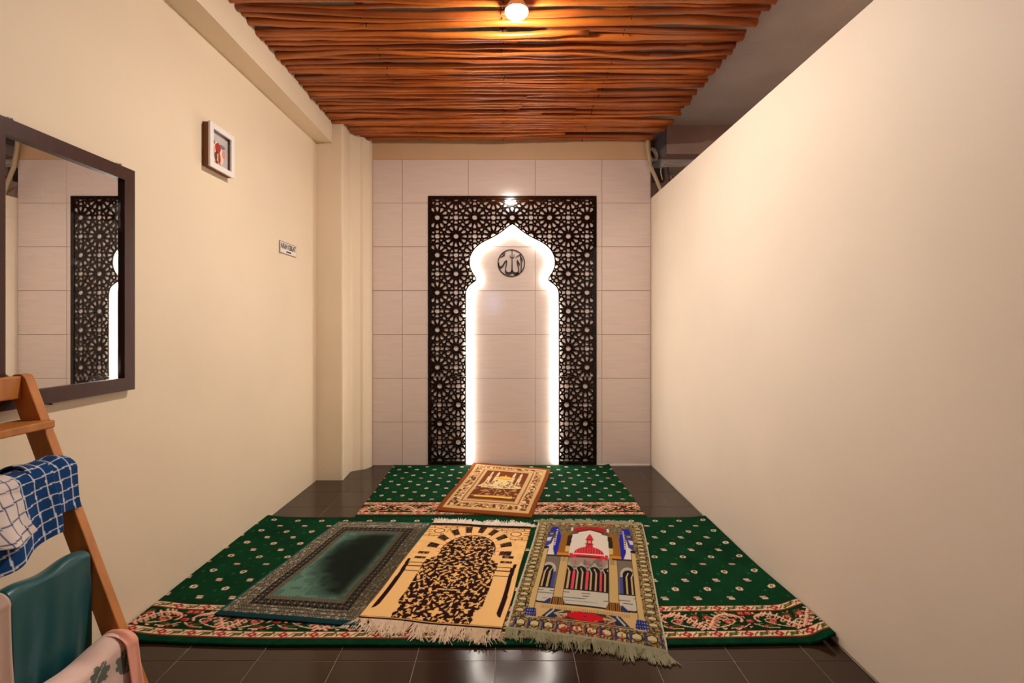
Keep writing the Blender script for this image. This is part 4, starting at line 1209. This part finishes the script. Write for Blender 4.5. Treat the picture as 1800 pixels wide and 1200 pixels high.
fz = lambda Y: 0.0125 if Y > YF0 - 0.005 else 0.001
fringe(root, org, E3[0], (0.06, -1), 760, 0.060, M_fr2, 6, spread=0.9, floor_z=fz)
fringe(root, org, E3[-1], (-0.02, 1), 560, 0.060, M_fr2, 3, spread=0.6, rad=0.0020)

# -- rug 4: brown rug picturing a mosque, on the back carpet
c = [floor_pt(a, b, 0.02) for a, b in ((766, 896), (936, 909), (969, 824), (834, 813))]
W, H = dims(c)
x, y = np.arange(0, W, 0.004), np.arange(0, H, 0.005)
p = Paint(x / W, y / H, (134, 66, 20))
U, V = p.X, p.Y
BR = (126, 60, 22); TN = (214, 172, 116)
p.put(p.rect(0.05, 0.95, 0.05, 0.96), TN)
bz = p.rect(0.08, 0.92, 0.085, 0.93) & ~p.rect(0.165, 0.835, 0.155, 0.88)
p.put(bz, (190, 140, 86)); p.put(bz & (vnoise(U, V, 46, 3) > 0.52), (104, 56, 24)); p.put(bz & (vnoise(U, V, 60, 5) > 0.68), (232, 200, 150))
for (a, b, c0, d0) in ((0.165, 0.835, 0.155, 0.88),):
    p.put(p.rect(a, b, c0, d0), (222, 184, 130)); p.put(p.rect(a + .02, b - .02, c0 + .018, d0 - .015), (156, 96, 50)); p.put(p.rect(a + .035, b - .035, c0 + .03, d0 - .025), (216, 176, 122))
p.put(p.rect(0.24, 0.76, 0.21, 0.83), BR)
p.put(p.rect(0.24, 0.76, 0.21, 0.46), (110, 52, 20)); p.put(p.rect(0.24, 0.76, 0.27, 0.45) & (vnoise(U, V * 2, 26, 8) > 0.66), (190, 140, 80))
CS = (232, 204, 156)
p.put(p.poly([(0.24, 0.48), (0.30, 0.455), (0.5, 0.44), (0.70, 0.455), (0.76, 0.48), (0.72, 0.52), (0.28, 0.52)]), CS)
p.put(p.rect(0.38, 0.62, 0.50, 0.66), (236, 206, 140)); p.put(p.rect(0.28, 0.72, 0.50, 0.555), CS)
for cx in (0.32, 0.40, 0.60, 0.68):
    p.put(p.rect(cx - 0.022, cx + 0.022, 0.50, 0.70), CS); p.put(p.rect(cx - 0.014, cx + 0.014, 0.70, 0.765), CS); p.put(p.poly([(cx - 0.014, 0.765), (cx + 0.014, 0.765), (cx, 0.815)]), (240, 220, 180))
    p.put(p.rect(cx - 0.008, cx + 0.008, 0.53, 0.60), (150, 100, 56)); p.put(p.rect(cx - 0.024, cx + 0.024, 0.692, 0.702), (150, 100, 56))
p.put(p.rect(0.26, 0.74, 0.455, 0.56) & (vnoise(U, V, 60, 2) > 0.58), (140, 92, 54), 0.8)
p.put(p.ell(0.5, 0.655, 0.095, 0.055) & (V > 0.64), (238, 190, 84)); p.put(p.line([(0.41, 0.642), (0.59, 0.642)], 0.008), (120, 66, 26)); p.put(p.rect(0.494, 0.506, 0.70, 0.735), (238, 200, 120))
for cx in (0.43, 0.57): p.put(p.ell(cx, 0.60, 0.016, 0.012), (120, 70, 36))
for (a, b) in (((0.5, 0.44), (0.5, 0.31)), ((0.44, 0.44), (0.33, 0.31)), ((0.56, 0.44), (0.67, 0.31))): p.put(p.line([a, b], 0.008), (206, 160, 100))
p.put(p.rect(0.29, 0.71, 0.265, 0.300), (240, 190, 80)); p.put(p.rect(0.25, 0.75, 0.215, 0.225), (190, 140, 80))
p.C *= 0.90
p.X, p.Y = p.X * W, p.Y * H
root, org, E = rug('prayer_rug', 'brown prayer rug picturing a mosque with a gold dome, alone on the back carpet', p, c, W, H, flat(0.021, 0.004, 22), thick=0.008, wob=0.004, seed=14)

# ---------------------------------------------------------------- leaning ladder rack with cloths
LY0, LY1 = 0.98, 1.45
def rx(z): return -1.372 - 0.375 * (z - 0.6815)
t_lad = thing('ladder_rack', 'honey coloured wooden ladder rack leaning on the left wall', 'ladder rack', (rx(0), 1.22, 0))
LO = t_lad.location
def rail_mesh(ya_, yb_):
    hw = 0.030
    top = 1.118
    dx, dz = -0.375, 1.0
    L = math.hypot(dx, dz); tx, tz = dx / L, dz / L; nx_, nz_ = tz, -tx
    # outline in the leaning plane, rounded at the top
    pts = []
    foot = (rx(0.0), 0.0)
    a0 = (foot[0] - hw / tz, 0.0); a1 = (foot[0] + hw / tz, 0.0)
    tc_ = (rx(top - 0.03), top - 0.03)
    pts = [a0, a1]
    for an in np.linspace(0, math.pi, 7):
        ca, sa = math.cos(an), math.sin(an)
        pts.append((tc_[0] + nx_ * hw * ca + tx * hw * 0.75 * sa, tc_[1] + nz_ * hw * ca + tz * hw * 0.75 * sa))
    n_ = len(pts)
    mb = MB(LO)
    mb.add([(a, ya_, b) for a, b in pts] + [(a, yb_, b) for a, b in pts],
           [tuple(range(n_)), tuple(reversed(range(n_, 2 * n_)))] + [(i, i + n_, (i + 1) % n_ + n_, (i + 1) % n_) for i in range(n_)])
    o_ = mb.build('side_rail', M_pine, t_lad)
    bv = o_.modifiers.new('bevel', 'BEVEL'); bv.width = 0.003; bv.segments = 2
    return o_
rail_mesh(LY1, LY1 + 0.030); rail_mesh(LY0 - 0.03, LY0)
for z in (0.27, 0.535, 0.80):
    mb = MB(LO); mb.box((rx(z) - 0.022, LY0 - 0.0, z - 0.012), (rx(z) + 0.022, LY1 + 0.0, z + 0.012), 0.005); mb.build('rung', M_pine, t_lad)
mb = MB(LO); mb.box((rx(1.07) - 0.014, LY0, 1.035), (rx(1.07) + 0.012, LY1, 1.105), 0.004); mb.build('top_bar', M_pine, t_lad)
mb = MB(LO); mb.box((rx(0.955) - 0.055, LY0 - 0.045, 0.943), (rx(0.955) + 0.062, LY1 + 0.012, 0.967), 0.004); mb.build('shelf_board', M_pine, t_lad)

def cloth(name, label, cat, ya_, yb_, zr, lf, lb, r_, painter, material, seed, wr=0.010, flare=0.02, skew=0.0, res=0.005, xoff=0.0, folds=3, bottom=None):
    """a cloth thrown over a rung: back drop, over the rung, front drop"""
    Ly = yb_ - ya_
    arc = math.pi * r_
    total = lb + arc + lf
    yv = np.linspace(0, Ly, max(8, int(Ly / res))); sv = np.linspace(0, total, int(total / res))
    YY, SS = np.meshgrid(yv, sv)
    rel = YY / Ly
    lbk = lb
    s2 = SS
    th_ = np.clip((s2 - lbk) / r_, 0, math.pi)
    back = np.clip(lbk - s2, 0, None); front = np.clip(s2 - lbk - arc, 0, None)
    if bottom is not None: front = front * bottom(rel)
    x0 = rx(zr) + xoff
    VX = x0 - r_ * np.cos(th_)
    VZ = zr + 0.012 + r_ * np.sin(th_) * 0.8 - back - front
    f_ = front / max(lf, 1e-6)
    ph = seed * 1.7
    wob = wr * (np.sin(rel * folds * 6.28 + ph) + 0.5 * np.sin(rel * folds * 14 + 2 * ph + 3 * f_)) * (0.15 + f_)
    VX = VX + np.where(front > 0, wob + flare * f_, 0) + wr * 0.4 * (vnoise(rel * 4, f_ * 3, 1, seed) - 0.5) - np.where(back > 0, 0.010, 0)
    VY = ya_ + YY + skew * f_ + wr * 0.5 * np.sin(f_ * 5 + ph) * f_
    VZ = VZ + 0.006 * np.sin(rel * 9 + ph) * np.sin(th_)
    p_ = painter(YY, SS) if painter else np.full(YY.shape + (3,), 200.0)
    org_ = (float(x0), float((ya_ + yb_) / 2), float(zr + 0.012))
    # two-sided thin shell: offset by the solidify modifier
    ny, nx2 = VX.shape
    idx = np.arange(ny * nx2).reshape(ny, nx2)
    q_ = np.stack([idx[:-1, :-1], idx[1:, :-1], idx[1:, 1:], idx[:-1, 1:]], -1).reshape(-1, 4)
    o_ = grid_obj(name, np.stack([VX, VY, VZ], -1).reshape(-1, 3) - np.array(org_), q_, p_.reshape(-1, 3), material, None, org_)
    md_ = o_.modifiers.new('thickness', 'SOLIDIFY'); md_.thickness = 0.002; md_.offset = 0
    return tag(o_, label, cat)
def checks(bg, lnc, pitch, wd, dark2=None):
    def fn(A, B):
        c_ = np.empty(A.shape + (3,)); c_[:] = bg
        B2 = B + 0.10 * A; A2 = A - 0.05 * B
        m = (np.mod(A2, pitch) < wd) | (np.mod(B2, pitch) < wd)
        c_[m] = lnc
        return c_
    return fn
BLUEC = checks((22, 62, 112), (206, 206, 210), 0.036, 0.0034)
bc = cloth('checked_cloth', 'blue cloth with thin white checks over the upper rung and rail', 'cloth', 1.13, 1.388, 0.80, 0.185, 0.16, 0.050, BLUEC, M_cotton, 3, wr=0.009, flare=0.035, res=0.0028,
      xoff=0.022, folds=1.1, bottom=lambda r_: 0.98 + 0.10 * np.sin(r_ * 5))
fc_ = cloth('folded_corner', None, None, 1.325, 1.468, 0.80, 0.120, 0.02, 0.054, BLUEC, M_cotton, 8, wr=0.004, flare=0.016, res=0.0028, xoff=0.012, folds=0.6,
      bottom=lambda r_: 0.90 + 0.10 * r_)
fc_.parent = bc; fc_.location = fc_.location - bc.location
cloth('checked_cloth', 'pale cloth with thin blue checks bunched over the blue cloth', 'cloth', 0.99, 1.268, 0.80, 0.105, 0.10, 0.062, checks((214, 200, 192), (40, 56, 104), 0.034, 0.003), M_cotton, 5, wr=0.010,
      flare=0.045, res=0.003, xoff=0.034, folds=1.3, bottom=lambda r_: 1.0 - 0.15 * np.sin(r_ * 6))
o = cloth('satin_cloth', 'shiny dark teal satin cloth hanging over the middle rung', 'cloth', 1.205, 1.440, 0.535, 0.32, 0.10, 0.026, None, M_satin, 4, wr=0.006, flare=0.012, res=0.004, xoff=0.006, folds=1.7)
cloth('plain_cloth', 'plain beige pink cloth hanging nearest the viewer on the middle rung', 'cloth', 1.00, 1.19, 0.535, 0.40, 0.12, 0.040, None, M_beige_cloth, 6, wr=0.008, flare=0.02, res=0.006, xoff=0.012, folds=1.2)
def floral(A, B):
    c_ = np.empty(A.shape + (3,)); c_[:] = (222, 190, 176)
    c_ += (vnoise(A, B, 25, 3)[..., None] - 0.5) * 30
    rr = random.Random(4)
    for k in range(9):
        ca, cb = rr.random() * 0.30, 0.02 + rr.random() * 0.36
        an = rr.random() * 6.28
        xx, yy2 = (A - ca) * math.cos(an) + (B - cb) * math.sin(an), -(A - ca) * math.sin(an) + (B - cb) * math.cos(an)
        rd, th_ = np.hypot(xx, yy2), np.arctan2(yy2, xx)
        leaf = (rd < 0.048 * (0.62 + 0.38 * np.cos(th_)) * (0.72 + 0.28 * np.abs(np.cos(4.5 * th_))))
        c_[leaf] = (104, 108, 98) if k % 3 else (140, 140, 128)
        c_[leaf & (np.abs(yy2) < 0.0016)] = (196, 190, 174)
        c_[np.hypot(xx + 0.02, yy2 - 0.02) < 0.006] = (196, 60, 66)
    return c_
cloth('floral_cloth', 'pale cloth printed with grey leaves over the lowest rung', 'cloth', 1.13, 1.425, 0.27, 0.19, 0.12, 0.045, floral, M_cotton, 7, wr=0.008, flare=0.02, res=0.003, xoff=0.016, folds=1.4)
cloth('plain_cloth', 'plain salmon pink cloth strip over the lowest rung beside the rail', 'cloth', 1.405, 1.449, 0.27, 0.21, 0.10, 0.052, lambda A, B: np.full(A.shape + (3,), 1.0) * np.array((228, 158, 136)), M_cotton, 9, wr=0.004, flare=0.03, res=0.004,
      xoff=0.022, folds=0.5)
print('sticks', ns)
